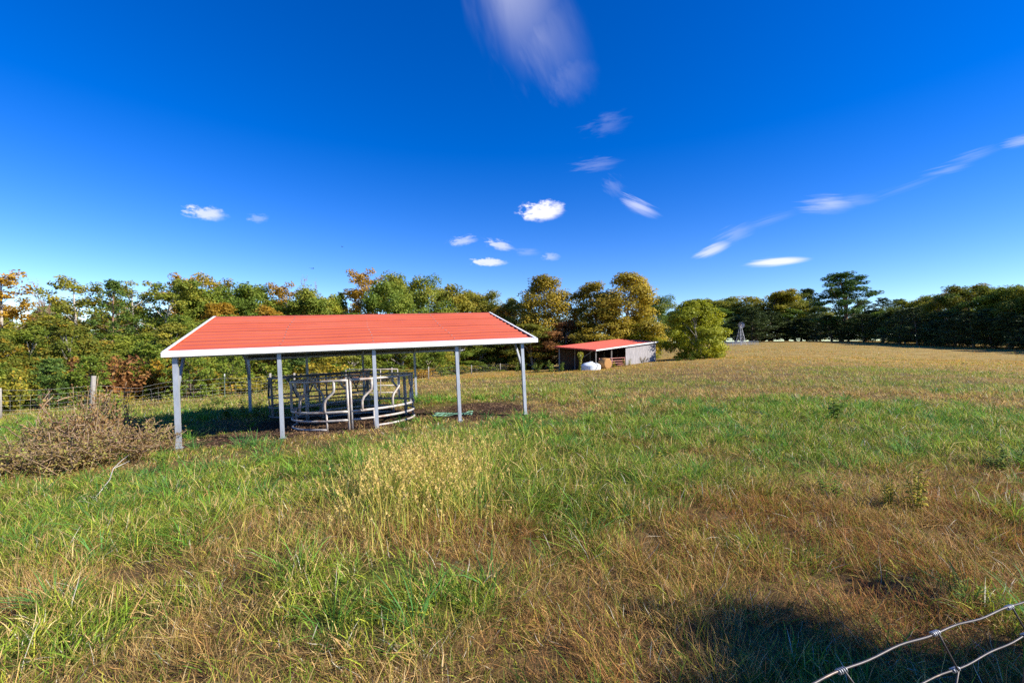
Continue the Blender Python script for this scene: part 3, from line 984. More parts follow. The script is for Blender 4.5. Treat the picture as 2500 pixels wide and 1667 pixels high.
fn = thing('pasture_fence', 'woven wire boundary fence on wooden posts along the edge of the woods', 'fence')
tops = []
for i, (px, d) in enumerate(zip(FPX, FD)):
    x = (px - 1176) / 1045 * d
    z = g1(x, d)
    wood = i not in (3, 4, 7)
    lean = Vector((.04 * math.sin(i * 3.1), .03 * math.cos(i * 2.3), 0))
    if i == 2:
        lean = Vector((.12, 0, 0))
    base = Vector((x, d, z))
    if wood:
        h = 1.36 + .08 * math.sin(i * 5)
        r = .075
        if i == 2:
            h, r = 1.66, .105
        MB().tube([base - Vector((0, 0, .3)), base + lean * .5 + Vector((0, 0, h / 2)), base + lean + Vector((0, 0, h))], [r, r * .97, r * .92], 9).build('post', M['post_wood'], fn)
    else:
        h = 1.45
        p = MB().bar(base - Vector((0, 0, .3)), base + Vector((0, 0, h - .14)), .035, .035).bar(base + Vector((0, .02, -.3)), base + Vector((0, .02, h - .14)), .012, .04).build('steel_post', M['tpost'], fn)
        MB().bar(base + Vector((0, 0, h - .138)), base + Vector((0, 0, h)), .037, .037).build('white_tip', M['white_tip'], p)
    tops.append(base + lean * .8)
levels = [.18, .36, .54, .74, .96, 1.2]
rw = {}


def wire_pt(k, t, lv):
    a, b = tops[k], tops[k + 1]
    p = a.lerp(b, t)
    sag = .05 * math.sin(math.pi * t) * (1 + .6 * math.sin(k * 4.1 + lv * 9))
    dent = 0.0
    if k == 2:
        dent = .22 * math.exp(-((t - .45) / .22) ** 2) * (lv / 1.2)
    zg = g1(p.x, p.y)
    return Vector((p.x + .08, p.y - .08, zg + lv - sag - dent))


for lv in levels:
    pts = []
    for k in range(len(tops) - 1):
        for j in range(6):
            pts.append(wire_pt(k, j / 6, lv))
    pts.append(wire_pt(len(tops) - 2, 1, lv))
    MB().tube(pts, .0024 if lv < 1.1 else .003, 4).build('line_wire', M['wire_far'], fn)
st = MB()
for k in range(len(tops) - 1):
    L_ = (tops[k + 1] - tops[k]).length
    n = int(L_ / (.3 if k < 8 else .6))
    for j in range(1, n):
        t = j / n
        sh = .06 * math.sin(j * 1.7 + k) * (1 if k == 2 else .3)
        a, b, c = wire_pt(k, t, .18), wire_pt(k, min(1, t + sh / L_), .6), wire_pt(k, t, .96)
        st.tube([a, b, c], .0018, 3, caps=False)
tag(st.build('stay_wires', M['wire_far'], fn), kind='stuff')

# ------------------------------------------------------------------ near woven wire fence at the photographer's elbow
nf = thing('woven_wire_fence', 'shiny woven wire fence top strands with tied stays, close at the photographer', 'fence', (.3, .45, 0))
fdir = Vector((.375, .15, 0))
O = Vector((.3, .45, 0))


def npt(t, z, wv=0.0, ph=0.0):
    return fdir * t + Vector((0, 0, z + .003 * math.sin(t * 5 + ph) + wv))


LV = [1.32, 1.272, 1.18, 1.06, .92, .76, .6, .42]
for i, z in enumerate(LV):
    pts = []
    for k in range(-100, 180):
        t = k / 30
        cr = .0013 * math.sin(t * 2 * math.pi / .27 + i * 2)           # tension crimps
        pts.append(npt(t, z + cr, 0, i * 1.3))
    MB().tube(pts, .00125 if i == 0 else .0011, 8).build('line_wire', M['wire'], nf)
kn = [.098 + .405 * j for j in range(-8, 14)]
for j, t in enumerate(kn):
    pts = []
    for i, z in enumerate(LV):
        tt = t + .05 * math.sin(i * 2.1 + j) * (1 if i else 0)
        if i == 1:
            tt = t + .10
        pts.append(npt(tt, z, 0, i * 1.3))
    for i in range(len(pts) - 1):
        MB().tube([pts[i] + Vector((.002, -.002, 0)), pts[i + 1] + Vector((.002, -.002, 0))], .0011, 6).build('stay_wire', M['wire'], nf)
    for i in (0, 1, 2):
        c = pts[i]
        hel = []
        for k in range(37):
            a = k / 36 * 2 * math.pi * 4
            off = fdir.normalized() * ((k / 36 - .5) * .013)
            side = Vector((-fdir.y, fdir.x, 0)).normalized()
            hel.append(c + off + side * .0023 * math.cos(a) + Vector((0, 0, .0023 * math.sin(a))))
        MB().tube(hel, .0009, 5).build('wire_knot', M['galv_dark'], nf)

# ------------------------------------------------------------------ foliage prototypes
def leaf_quads(C, size, outward, r, jitter=1.0, aspect=.62):
    """bent leaf clumps (two triangles + fold) at the points C"""
    n = len(C)
    N = outward + r.normal(0, jitter, (n, 3))
    N /= np.linalg.norm(N, axis=1, keepdims=True) + 1e-9
    A = np.cross(N, r.normal(0, 1, (n, 3)))
    A /= np.linalg.norm(A, axis=1, keepdims=True) + 1e-9
    B = np.cross(N, A)
    s = (size * r.uniform(.6, 1.35, n))[:, None]
    a, b = A * s, B * s * aspect
    V = np.stack([C - a, C - b + N * s * .12, C + a * .9, C + b + N * s * .12], 1).reshape(-1, 3)
    k = np.arange(n)[:, None] * 4
    return V, np.concatenate([k + [[0, 1, 2]], k + [[0, 2, 3]]]).astype(int)


def wood_mesh(name, segs, material, sides=6):
    mb = MB()
    for pts, rad in segs:
        mb.tube(pts, rad, sides if rad[0] > .05 else 4, caps=False)
    me = mb.mesh(name)
    me.materials.append(material)
    return me


def np_join(parts):
    Vs, Fs, A, off = [], [], [], 0
    for V, F_, a in parts:
        Vs.append(V); Fs.append(F_ + off); A.append(a)
        off += len(V)
    return np.concatenate(Vs), np.concatenate(Fs), np.concatenate(A)


def limb(p, d, length, r0, rr, droop=.0, n=5, wig=.12):
    pts, rad = [Vector(p)], [r0]
    d = Vector(d).normalized()
    q = Vector(p)
    for i in range(n):
        d = (d + Vector((rr.gauss(0, wig), rr.gauss(0, wig), rr.gauss(0, wig * .6) - droop))).normalized()
        q = q + d * (length / n)
        pts.append(q.copy())
        rad.append(max(.008, r0 * (1 - (i + 1) / n * .82)))
    return pts, rad


def deciduous(name, seed, H=12.0, crown=(.28, 1.0), rad=3.2, nl=21000, leaf=.125, gap=.6, bark='bark', nlimb=16, top=.6, dens=1.0, cl=1.0):
    rr = random.Random(seed)
    r = np.random.default_rng(seed)
    segs, cents, crad = [], [], []
    tp_, tr = limb((0, 0, -.3), (rr.gauss(0, .05), rr.gauss(0, .05), 1), H * .93, H * .019, rr, -.02, 9, .05)
    segs.append((tp_, tr))

    def at(t):
        f = t * (len(tp_) - 1)
        i = min(int(f), len(tp_) - 2)
        return tp_[i].lerp(tp_[i + 1], f - i), tr[i]
    for i in range(nlimb):
        t = crown[0] * .8 + (0.95 - crown[0] * .8) * (i + .5) / nlimb
        p, r0 = at(t)
        az = i * 2.4 + rr.uniform(-.5, .5)
        env = math.sin(min(1, max(0.08, (t - crown[0] * .6) / (1 - crown[0] * .6))) ** top * math.pi) ** .7
        ln = rad * (.45 + .75 * env) * rr.uniform(.75, 1.15)
        up = .25 + t * .9
        lp, lr = limb(p, (math.cos(az), math.sin(az), up), ln, max(.03, r0 * .5), rr, -.03, 5, .14)
        segs.append((lp, lr))
        for j in range(4):
            k = 2 + j % 4 if j < 3 else 5
            k = min(k, len(lp) - 1)
            a2 = az + rr.choice((-1, 1)) * rr.uniform(.4, 1.3)
            sp, sr = limb(lp[k], (math.cos(a2), math.sin(a2), rr.uniform(.1, 1.0)), ln * rr.uniform(.25, .5), lr[k] * .6, rr, 0, 3, .2)
            segs.append((sp, sr))
            cents.append(sp[-1]); crad.append(rr.uniform(.45, .95))
            if rr.random() < gap:
                cents.append(sp[1]); crad.append(rr.uniform(.4, .8))
        cents.append(lp[-1]); crad.append(rr.uniform(.5, 1.0))
    cents.append(tp_[-1]); crad.append(.8)
    cents = np.array([tuple(c) for c in cents])
    crad = np.array(crad) * rad / 3.2 * cl
    w = crad ** 2
    idx = r.choice(len(cents), nl, p=w / w.sum())
    dirs = r.normal(0, 1, (nl, 3))
    dirs /= np.linalg.norm(dirs, axis=1, keepdims=True)
    rho = r.uniform(0, 1, nl) ** .45
    P_ = cents[idx] + dirs * (crad[idx] * rho)[:, None] * np.array([1.1, 1.1, .92])
    ctr = np.array([0, 0, H * .55])
    out = dirs * .6 + (P_ - ctr) / H * 1.2 + np.array([0, 0, .35])
    V, F_ = leaf_quads(P_, leaf, out, r, .8)
    cv = r.random(len(cents))
    hz = np.clip((P_[:, 2] - H * crown[0]) / (H * (1 - crown[0])), 0, 1)
    v = np.clip(cv[idx] * .62 + r.random(nl) * .22 + .08 + (hz - .5) * .16, 0, 1)
    cm = np_mesh(name + '_crown', V, F_, {'v': np.repeat(v, 4)})
    return wood_mesh(name + '_trunk', segs, M[bark]), cm, H, 2 * rad


def bare(name, seed, H=12.0):
    rr = random.Random(seed)
    r = np.random.default_rng(seed)
    segs, tips = [], []

    def grow(p, d, ln, r0, depth):
        pts, rad = limb(p, d, ln, r0, rr, -.02, 4, .13)
        segs.append((pts, rad))
        if depth == 0:
            tips.extend(pts[2:])
            return
        for k in range(4 if depth > 1 else 3):
            i = rr.choice((2, 3, 4))
            dd_ = (pts[i] - pts[i - 1]).normalized() + Vector((rr.gauss(0, .55), rr.gauss(0, .55), rr.gauss(.1, .35)))
            grow(pts[i], dd_, ln * rr.uniform(.42, .62), max(.012, rad[i] * .8), depth - 1)
    grow(Vector((0, 0, -.3)), Vector((.05, 0, 1)), H * .55, H * .012, 4)
    T = np.array([tuple(t) for t in tips])
    nl = 1500
    P_ = T[r.integers(0, len(T), nl)] + r.normal(0, .12, (nl, 3))
    V, F_ = leaf_quads(P_, .085, np.array([0, 0, .5]), r)
    cm = np_mesh(name + '_crown', V, F_, {'v': np.repeat(r.random(nl), 4)})
    zmax = max(p.z for s in segs for p in s[0])
    xm = max(abs(p.x) for s in segs for p in s[0])
    return wood_mesh(name + '_trunk', segs, M['twig'], 4), cm, zmax, 2 * xm


def pine(name, seed, H=16.0, start=.5, rad=3.0, tuft=.32, per=13, step=.5, flat=True, bark='bark_pine', ntuft=5, shape=.7):
    """whorled conifer with real needle fans"""
    rr = random.Random(seed)
    r = np.random.default_rng(seed)
    tp_, tr = limb((0, 0, -.3), (.02, 0, 1), H + .2, H * .013, rr, -.02, 10, .03)
    segs = [(tp_, tr)]
    cents, dirs = [], []
    z = H * start
    k = 0
    while z < H - .15:
        t = (z - H * start) / (H * (1 - start))
        f = z / H * (len(tp_) - 1)
        i = min(int(f), len(tp_) - 2)
        p = tp_[i].lerp(tp_[i + 1], f - i)
        env = (1 - t) ** shape * (1 if t > .12 or start < .2 else .55 + t * 3.5)
        nb = rr.choice((3, 4, 5))
        for b in range(nb):
            if rr.random() < .12:
                continue
            az = b * 2 * math.pi / nb + k * 1.1 + rr.uniform(-.3, .3)
            ln = (rad * env + .25) * rr.uniform(.65, 1.15)
            pts, rad_ = limb(p, (math.cos(az), math.sin(az), .15 + .7 * t), ln, max(.018, tr[i] * .35), rr, -.05, 4, .1)
            segs.append((pts, rad_))
            for m_ in range(ntuft):
                s = rr.uniform(.4, 1.0) * 4
                q = pts[min(int(s), 3)].lerp(pts[min(int(s) + 1, 4)], s - int(s))
                cents.append(q + Vector((rr.gauss(0, .22), rr.gauss(0, .22), rr.gauss(.05, .10))))
                dirs.append(Vector((math.cos(az) * .6, math.sin(az) * .6, .7)))
            cents.append(pts[-1]); dirs.append(Vector((math.cos(az), math.sin(az), .5)))
        z += step * rr.uniform(.7, 1.3)
        k += 1
    if start > .3:
        for q_ in range(10):       # dead stubs on the clear stem
            f = rr.uniform(.25, start) * (len(tp_) - 1)
            i = int(f)
            p = tp_[i].lerp(tp_[i + 1], f - i)
            az = rr.uniform(0, 6.28)
            segs.append(limb(p, (math.cos(az), math.sin(az), .15), rr.uniform(.5, 1.5), .03, rr, .0, 3, .1))
    C = np.array([tuple(c) for c in cents])
    D = np.array([tuple(c) for c in dirs])
    n = len(C)
    C, D = np.repeat(C, per, 0), np.repeat(D, per, 0)
    d = D * .5 + r.normal(0, .75, (n * per, 3))
    d /= np.linalg.norm(d, axis=1, keepdims=True)
    L_ = tuft * r.uniform(.6, 1.2, n * per)[:, None]
    sd = np.cross(d, r.normal(0, 1, (n * per, 3)))
    sd /= np.linalg.norm(sd, axis=1, keepdims=True)
    wdt = tuft * .17
    base = C + r.normal(0, .05, C.shape)
    V = np.stack([base - sd * wdt * .5, base + d * L_ * .6 + sd * wdt, base + d * L_ * 1.05, base + d * L_ * .6 - sd * wdt], 1).reshape(-1, 3)
    kk = np.arange(n * per)[:, None] * 4
    F_ = np.concatenate([kk + [[0, 1, 2]], kk + [[0, 2, 3]]])
    v = np.clip(np.repeat(r.random(n), per) * .6 + r.random(n * per) * .4, 0, 1)
    cm = np_mesh(name + '_crown', V, F_, {'v': np.repeat(v, 4)})
    return wood_mesh(name + '_trunk', segs, M[bark]), cm, H, 2 * rad


def bush(name, seed, H=3.0, rad=1.6, nl=3500, leaf=.11, stems=9, bark='bark'):
    rr = random.Random(seed)
    r = np.random.default_rng(seed)
    segs, cents = [], []
    for i in range(stems):
        az = i * 2.4 + rr.uniform(-.4, .4)
        sp = rr.uniform(.1, 1.0)
        pts, rad_ = limb((rr.gauss(0, .15), rr.gauss(0, .15), -.1), (math.cos(az) * sp, math.sin(az) * sp, 1.0), H * rr.uniform(.65, 1.0), .035, rr, .0, 5, .16)
        segs.append((pts, rad_))
        cents += pts[1:]
        for j in range(4):
            k = rr.choice((1, 2, 3, 4))
            a2 = az + rr.uniform(-1.5, 1.5)
            p2, r2 = limb(pts[k], (math.cos(a2), math.sin(a2), .5), rad * rr.uniform(.3, .7), .018, rr, 0, 3, .2)
            segs.append((p2, r2))
            cents += p2[1:]
    C = np.array([tuple(c) for c in cents])
    cr = r.uniform(.16, .38, len(C)) * rad / 1.4
    idx = r.integers(0, len(C), nl)
    dr = r.normal(0, 1, (nl, 3)); dr /= np.linalg.norm(dr, axis=1, keepdims=True)
    P_ = C[idx] + dr * (cr[idx] * r.random(nl) ** .5)[:, None]
    P_[:, 2] = np.maximum(P_[:, 2], .02)
    V, F_ = leaf_quads(P_, leaf, dr * .5 + np.array([0, 0, .5]), r, .6)
    v = np.clip(r.random(len(C))[idx] * .55 + r.random(nl) * .45, 0, 1)
    return wood_mesh(name + '_stem', segs, M[bark], 4), np_mesh(name + '_crown', V, F_, {'v': np.repeat(v, 4)}), H, 2 * rad


def lumpy(name, seed, H=11.0, rad=3.2, ncl=120, nl=12000, leaf=.19, low=.03, belly=.7, cl=(.55, 1.05), bark='bark_pale', nlimb=34, power=.55, fill=.55):
    """full crown: leaf clusters packed inside an egg-shaped envelope, limbs running out to them"""
    rr = random.Random(seed)
    r = np.random.default_rng(seed)
    tp_, tr = limb((0, 0, -.3), (rr.gauss(0, .04), rr.gauss(0, .04), 1), H * .95, H * .017, rr, -.02, 9, .05)
    segs = [(tp_, tr)]
    ph = [rr.uniform(0, 6.28) for _ in range(4)]
    C, cr = [], []
    for i in range(ncl):
        t = low + (1 - low) * rr.random() ** .85
        az = rr.uniform(0, 6.28)
        env = max(.05, math.sin(math.pi * min(1, (t * .93 + .05)) ** belly)) ** power
        env *= 1 + .16 * math.sin(2 * az + ph[0] + t * 4) + .12 * math.sin(3 * az + ph[1] - t * 7) + .10 * math.sin(5 * az + ph[2] + t * 11)
        q = rr.uniform(fill, 1.0)
        k = min(int(t * 8), 8)
        ax_ = tp_[k]
        C.append(Vector((ax_.x + math.cos(az) * rad * env * q, ax_.y + math.sin(az) * rad * env * q, H * t)))
        cr.append(rr.uniform(*cl) * (.75 + .35 * env))
    C.append(Vector((tp_[-1].x, tp_[-1].y, H * .97))); cr.append(.7)
    for i in range(nlimb):
        c = C[i % len(C)]
        k = max(1, min(8, int(c.z / H * 9 - 1.6)))
        p = tp_[k]
        mid_ = p.lerp(c, .5) + Vector((rr.gauss(0, .2), rr.gauss(0, .2), rr.uniform(-.1, .3)))
        segs.append(([p, mid_, c], [max(.03, tr[k] * .4), .03, .012]))
    C = np.array([tuple(c) for c in C]); cr = np.array(cr) * rad / 3.2
    idx = r.choice(len(C), nl, p=cr ** 2 / (cr ** 2).sum())
    dr = r.normal(0, 1, (nl, 3)); dr /= np.linalg.norm(dr, axis=1, keepdims=True)
    P_ = C[idx] + dr * (cr[idx] * r.random(nl) ** .42)[:, None] * np.array([1.1, 1.1, .78])
    P_[:, 2] = np.maximum(P_[:, 2], .1)
    out = dr * .6 + (P_ - np.array([0, 0, H * .5])) / H + np.array([0, 0, .3])
    V, F_ = leaf_quads(P_, leaf, out, r, .5)
    v = np.clip(r.random(len(C))[idx] * .55 + r.random(nl) * .25 + .1, 0, 1)
    return wood_mesh(name + '_trunk', segs, M[bark]), np_mesh(name + '_crown', V, F_, {'v': np.repeat(v, 4)}), H, 2 * rad


PT = {
    'oak': [deciduous('oak_a', 1, cl=1.1), deciduous('oak_b', 2, rad=3.5, gap=.8, nl=24000, cl=1.1), deciduous('oak_c', 3, rad=2.9, crown=(.2, 1), nlimb=18, cl=1.1)],
    'loose': [deciduous('loose_a', 11, rad=2.6, gap=.15, nl=7500, leaf=.115, cl=.85, bark='bark_pale'), deciduous('loose_b', 12, rad=2.8, gap=.1, nl=6500, leaf=.115, cl=.8, nlimb=12, bark='bark_pale')],
    'full': [lumpy('full_a', 21, 12, 3.6, 150, 22000, .135), lumpy('full_b', 22, 11, 3.2, 110, 17000, .135, low=.08), lumpy('full_c', 23, 12, 2.9, 105, 16000, .135, low=.05, belly=.85)],
    'round': [lumpy('round_a', 25, 8, 3.3, 230, 26000, .125, 0.0, .62, (.45, .8), power=.5, fill=.6)],
    'bare': [bare('bare_a', 31), bare('bare_b', 32)],
    'pine': [pine('pine_a', 41), pine('pine_b', 42, start=.42, rad=3.2), pine('pine_c', 43, H=15, start=.3, rad=3.0)],
    'spread': [lumpy('spread_a', 47, 16, 3.4, 85, 16000, .13, .25, .9, (.45, .85), bark='bark_pine', power=.45, fill=.25)],
    'fir': [pine('fir_a', 51, H=12, start=.08, rad=3.0, step=.36, per=11, ntuft=6, bark='bark'), pine('fir_b', 52, H=11, start=.05, rad=3.1, step=.34, per=11, ntuft=6, bark='bark'), pine('fir_c', 53, H=12, start=.16, rad=3.2, step=.38, per=11, ntuft=6, bark='bark', shape=.5)],
    'young': [pine('young_a', 61, H=5, start=.04, rad=1.7, tuft=.24, step=.26, per=12, bark='bark'), pine('young_b', 62, H=4.6, start=.04, rad=1.8, tuft=.24, step=.25, per=12, bark='bark')],
    'bush': [bush('bush_a', 71), bush('bush_b', 72, rad=1.8), bush('bush_c', 73, H=2.6, rad=1.7, nl=4200)],
}
NAMES = {'oak': 'oak_tree', 'loose': 'autumn_tree', 'full': 'autumn_tree', 'round': 'autumn_tree', 'bare': 'bare_tree', 'pine': 'pine_tree', 'spread': 'pine_tree', 'fir': 'cedar_tree', 'young': 'young_pine', 'bush': 'shrub'}
tcount = [0]


def put_tree(kind, px, top, wpx, depth, pal, label, group=None, tint=(1, 1, 1), cat='tree', at=None, height=None, variant=None):
    tcount[0] += 1
    i = tcount[0]
    rr = random.Random(int(px * 7) + int(top * 3) + 11)
    tm, cm, H, Wd = PT[kind][(i if variant is None else variant) % len(PT[kind])]
    if at is None:
        x, y = (px - 1176) / 1045 * depth, depth
    else:
        x, y = at
    z = g1(x, y)
    h = (EYE + (800 - top) / 1045 * depth - z) if height is None else height
    wd = wpx / 1045 * depth if height is None else wpx
    root = thing(NAMES[kind], label, cat, (x, y, z - .05), group, rr.uniform(0, 6.28))
    sz, sx = h / H, wd / Wd
    root.scale = (sx, sx, sz)
    j = rr.uniform(.9, 1.1)
    t = link('trunk' if kind != 'bush' else 'stem', tm, None, root)
    c = link('crown', cm, PAL[pal], root)
    c.material_slots[0].link = 'OBJECT'
    c.material_slots[0].material = PAL[pal]
    c.color = (tint[0] * j, tint[1] * j, tint[2] * j, 1)
    return root


ORD = ['first', 'second', 'third', 'fourth', 'fifth', 'sixth', 'seventh', 'eighth', 'ninth', 'tenth', 'eleventh', 'twelfth', 'thirteenth', 'fourteenth', 'fifteenth', 'sixteenth', 'seventeenth', 'eighteenth', 'nineteenth', 'twentieth',
       'twenty-first', 'twenty-second', 'twenty-third', 'twenty-fourth', 'twenty-fifth', 'twenty-sixth', 'twenty-seventh', 'twenty-eighth', 'twenty-ninth', 'thirtieth', 'thirty-first', 'thirty-second', 'thirty-third', 'thirty-fourth', 'thirty-fifth', 'thirty-sixth']

# tall trees on the skyline behind the carport, left to right
fdp = fence_depth
TALL = [
    ('loose', -120, 640, 130, 'mixed', 26), ('loose', 6, 622, 130, 'orange', 28), ('bare', 104, 645, 90, 'pink', 30), ('loose', 182, 637, 120, 'olive', 24), ('pine', 258, 640, 105, 'pine', 20), ('loose', 318, 650, 110, 'olive', 26),
    ('loose', 372, 640, 125, 'green', 22), ('loose', 425, 634, 90, 'orange', 34), ('oak', 465, 655, 120, 'green', 26), ('loose', 492, 630, 110, 'gold', 32), ('full', 520, 694, 90, 'orange', 22), ('oak', 598, 656, 120, 'green', 28),
    ('full', 612, 708, 95, 'orange', 22), ('loose', 668, 652, 90, 'orange', 28), ('bare', 714, 628, 75, 'orange', 32), ('oak', 702, 672, 105, 'green', 26), ('oak', 758, 682, 80, 'green', 30), ('fir', 792, 676, 70, 'young_pine', 32),
    ('bare', 822, 702, 60, 'pink', 26), ('loose', 852, 622, 95, 'orange', 26), ('oak', 905, 650, 110, 'green', 22), ('oak', 968, 634, 110, 'green', 26), ('oak', 1050, 664, 110, 'olive', 30), ('oak', 1112, 672, 100, 'olive', 34),
    ('full', 1135, 704, 100, 'orange', 22), ('pine', 1172, 684, 50, 'pine', 40),
]
DESC = {('loose', 'mixed'): 'loose green and orange tree', ('loose', 'orange'): 'sparse orange tree', ('bare', 'pink'): 'nearly bare twiggy tree', ('loose', 'olive'): 'open olive green tree', ('pine', 'pine'): 'tall pine with clear stem',
        ('oak', 'green'): 'dense green oak', ('loose', 'green'): 'open green tree with pale stem', ('loose', 'gold'): 'sparse golden tree', ('full', 'orange'): 'low full orange tree', ('bare', 'orange'): 'thin nearly leafless orange tree', ('fir', 'young_pine'): 'pointed green conifer', ('oak', 'olive'): 'olive green oak'}
for i, (k, px, tp2, w, pal, dd2) in enumerate(TALL):
    vis = i - 0
    lab = f"{DESC[(k, pal)]} on the left skyline, {ORD[i]} tall one from the left"
    tint = (1, 1, 1) if pal != 'green' else [(1, 1, 1), (1.15, 1.1, .95), (.85, .9, .95)][i % 3]
    put_tree(k, px, tp2, w * 1.15, fdp(px) + dd2, pal, lab, 'tall trees of the woods behind the carport', tint)

# far rank closing the woods
x = -200
i = 0
rb = random.Random(77)
while x < 1180:
    pal = rb.choice(('green', 'olive', 'green', 'olive', 'mixed'))
    put_tree('full', x, rb.uniform(700, 728), rb.uniform(95, 125), fence_depth(x) + rb.uniform(38, 46), pal, f"dim {'olive' if pal == 'olive' else 'green' if pal == 'green' else 'yellowing'} tree deep in the woods, {ORD[i]} from the left in the rear rank", 'rear rank of the woods behind the carport')
    x += rb.uniform(52, 66)
    i += 1

# middle storey
mid = []
r5 = random.Random(55)
x = -190
kinds = [('oak', 'green'), ('full', 'olive'), ('oak', 'green'), ('full', 'green'), ('fir', 'young_pine'), ('oak', 'olive'), ('full', 'mixed'), ('oak', 'green'), ('full', 'olive'), ('full', 'green')]
while x < 1190:
    k, pal = kinds[r5.randrange(len(kinds))]
    mid.append((k, x, r5.uniform(*((716, 754) if x > 400 else (726, 772))) if not 215 < x < 285 else r5.uniform(790, 806), r5.uniform(110, 150), pal, r5.uniform(9, 17)))
    x += r5.uniform(48, 66)
MN = {'oak': 'oak', 'full': 'bushy tree', 'fir': 'conifer'}
MC = {'green': 'green', 'olive': 'olive', 'young_pine': 'bright green', 'mixed': 'green and orange', 'rust': 'rusty brown'}
for i, (k, px, tp2, w, pal, dd2) in enumerate(mid):
    put_tree(k, px, tp2, w, fdp(px) + dd2 * (1 + max(0, px - 700) / 700), pal, f"{MC[pal]} {MN[k]} in the woods' middle storey, {ORD[i]} from the left", 'middle storey of the woods behind the carport')

# edge shrubs and young pines just behind the fence
edge = []
x = -170
kinds = [('bush', 'orange'), ('young', 'young_pine'), ('bush', 'mixed'), ('young', 'young_pine'), ('bush', 'olive'), ('bush', 'green'), ('young', 'pine'), ('bush', 'gold'), ('young', 'young_pine'), ('bush', 'rust'), ('bush', 'olive'), ('young', 'young_pine')]
j = 0
while x < 1200:
    k, pal = kinds[j % len(kinds)]
    j += 1
    edge.append((k, x, r5.uniform(785, 838) if k == 'young' else r5.uniform(805, 850), r5.uniform(85, 130), pal, r5.uniform(2.5, 6)))
    x += r5.uniform(38, 52)
for i, (k, px, tp2, w, pal, dd2) in enumerate(edge):
    cname = {'orange': 'orange leaved', 'rust': 'rusty brown', 'olive': 'olive green', 'mixed': 'green and orange', 'gold': 'golden', 'green': 'leafy green', 'young_pine': 'bright green', 'pine': 'dark green'}[pal]
    put_tree(k, px, tp2, w, fdp(px) + dd2 * (1 + max(0, px - 700) / 500), pal, f"{cname} {'shrub' if k == 'bush' else 'young pine'} behind the fence, {ORD[i]} from the left", 'edge growth behind the boundary fence', cat='shrub' if k == 'bush' else 'tree')

# golden trees behind the shed
for k, px, tp2, w, d, pal, v, lab in [
    ('full', 1205, 690, 100, 92, 'olive', 1, 'dark olive tree at the left end of the golden grove by the shed'),
    ('full', 1250, 638, 150, 86, 'gold', 0, 'tall golden tree at the left of the grove behind the shed'),
    ('full', 1340, 648, 120, 84, 'gold', 2, 'slender golden tree in the middle of the grove behind the shed'),
    ('full', 1432, 633, 175, 80, 'gold', 0, 'broad golden tree right behind the red shed roof, tallest of the grove'),
    ('full', 1300, 735, 130, 78, 'rust', 1, 'brownish low tree leaning over the left end of the shed'),
    ('full', 1225, 745, 120, 80, 'olive', 2, 'low olive tree left of the shed with pale bare branches'),
    ('full', 1385, 715, 150, 80, 'gold', 1, 'lower golden tree directly above the shed roof'),
    ('full', 1478, 745, 90, 78, 'yellow', 2, 'low yellow tree at the right end of the shed'),
    ('oak', 1518, 680, 85, 105, 'green', 1, 'dark green oak between the golden grove and the lone yellow tree'),
]:
    put_tree(k, px, tp2, w, d, pal, lab, 'grove round the pole shed', (1, 1, 1) if pal != 'green' else (.7, .8, .95), variant=v)
yt = put_tree('round', 1604, 688, 132, 66, 'yellow', 'round yellow-green tree standing alone right of the shed, leafy to the ground', None, (1.05, 1.12, 1), variant=0)

# right-hand woods
RPX = np.array([1560, 1640, 1700, 1850, 1960, 2100, 2278, 2400, 2520, 2700])
RD = np.array([205, 195, 186, 178, 152, 117, 92, 82, 75, 66.])
rdp = lambda px: float(np.interp(px, RPX, RD))
SKY = [
    ('oak', 1585, 694, 80, 'olive'), ('oak', 1655, 684, 90, 'olive'), ('oak', 1705, 690, 80, 'olive'), ('oak', 1752, 672, 110, 'gold'), ('oak', 1808, 676, 80, 'olive'), ('fir', 1852, 664, 90, 'cedar'), ('spread', 1932, 630, 120, 'pine'),
    ('pine', 1990, 690, 80, 'cedar'), ('pine', 2030, 684, 80, 'cedar'), ('pine', 2070, 686, 80, 'cedar'), ('oak', 2110, 688, 90, 'olive'), ('oak', 2162, 676, 90, 'olive'), ('loose', 2196, 664, 70, 'pink'), ('oak', 2232, 654, 100, 'mixed'),
    ('oak', 2288, 668, 100, 'green'), ('oak', 2330, 650, 100, 'olive'), ('oak', 2390, 655, 110, 'olive'), ('oak', 2450, 648, 110, 'green'), ('oak', 2530, 650, 120, 'olive'),
]
SD = {('oak', 'olive'): 'olive oak', ('oak', 'green'): 'dull green oak', ('oak', 'rust'): 'brownish oak', ('oak', 'gold'): 'yellow-topped oak', ('fir', 'cedar'): 'dark conifer', ('spread', 'pine'): 'tallest spreading pine', ('pine', 'cedar'): 'dark round-topped pine', ('loose', 'pink'): 'pale thin tree', ('oak', 'mixed'): 'orange-tinged oak'}
for i, (k, px, tp2, w, pal) in enumerate(SKY):
    put_tree(k, px, tp2, w * 1.1, rdp(px) * (1.13 if px != 1932 else 1.0), pal, f"{SD[(k, pal)]} on the skyline beyond the field, {ORD[i]} from the left", 'skyline trees beyond the field', (.78, .9, .85), variant=(2 if px == 1932 else None))
x = 1690
i = 0
while x < 2640:
    d = rdp(x) * r5.uniform(.97, 1.03)
    put_tree('fir', x, r5.uniform(706, 748) - max(0, x - 2050) * .05, r5.uniform(95, 130), d, 'cedar', f"dark cedar in the shaded row at the field edge, {ORD[i]} from the windmill", 'dark cedars along the field edge', (1, 1, 1))
    x += r5.uniform(34, 46)
    i += 1
x = 1560
i = 0
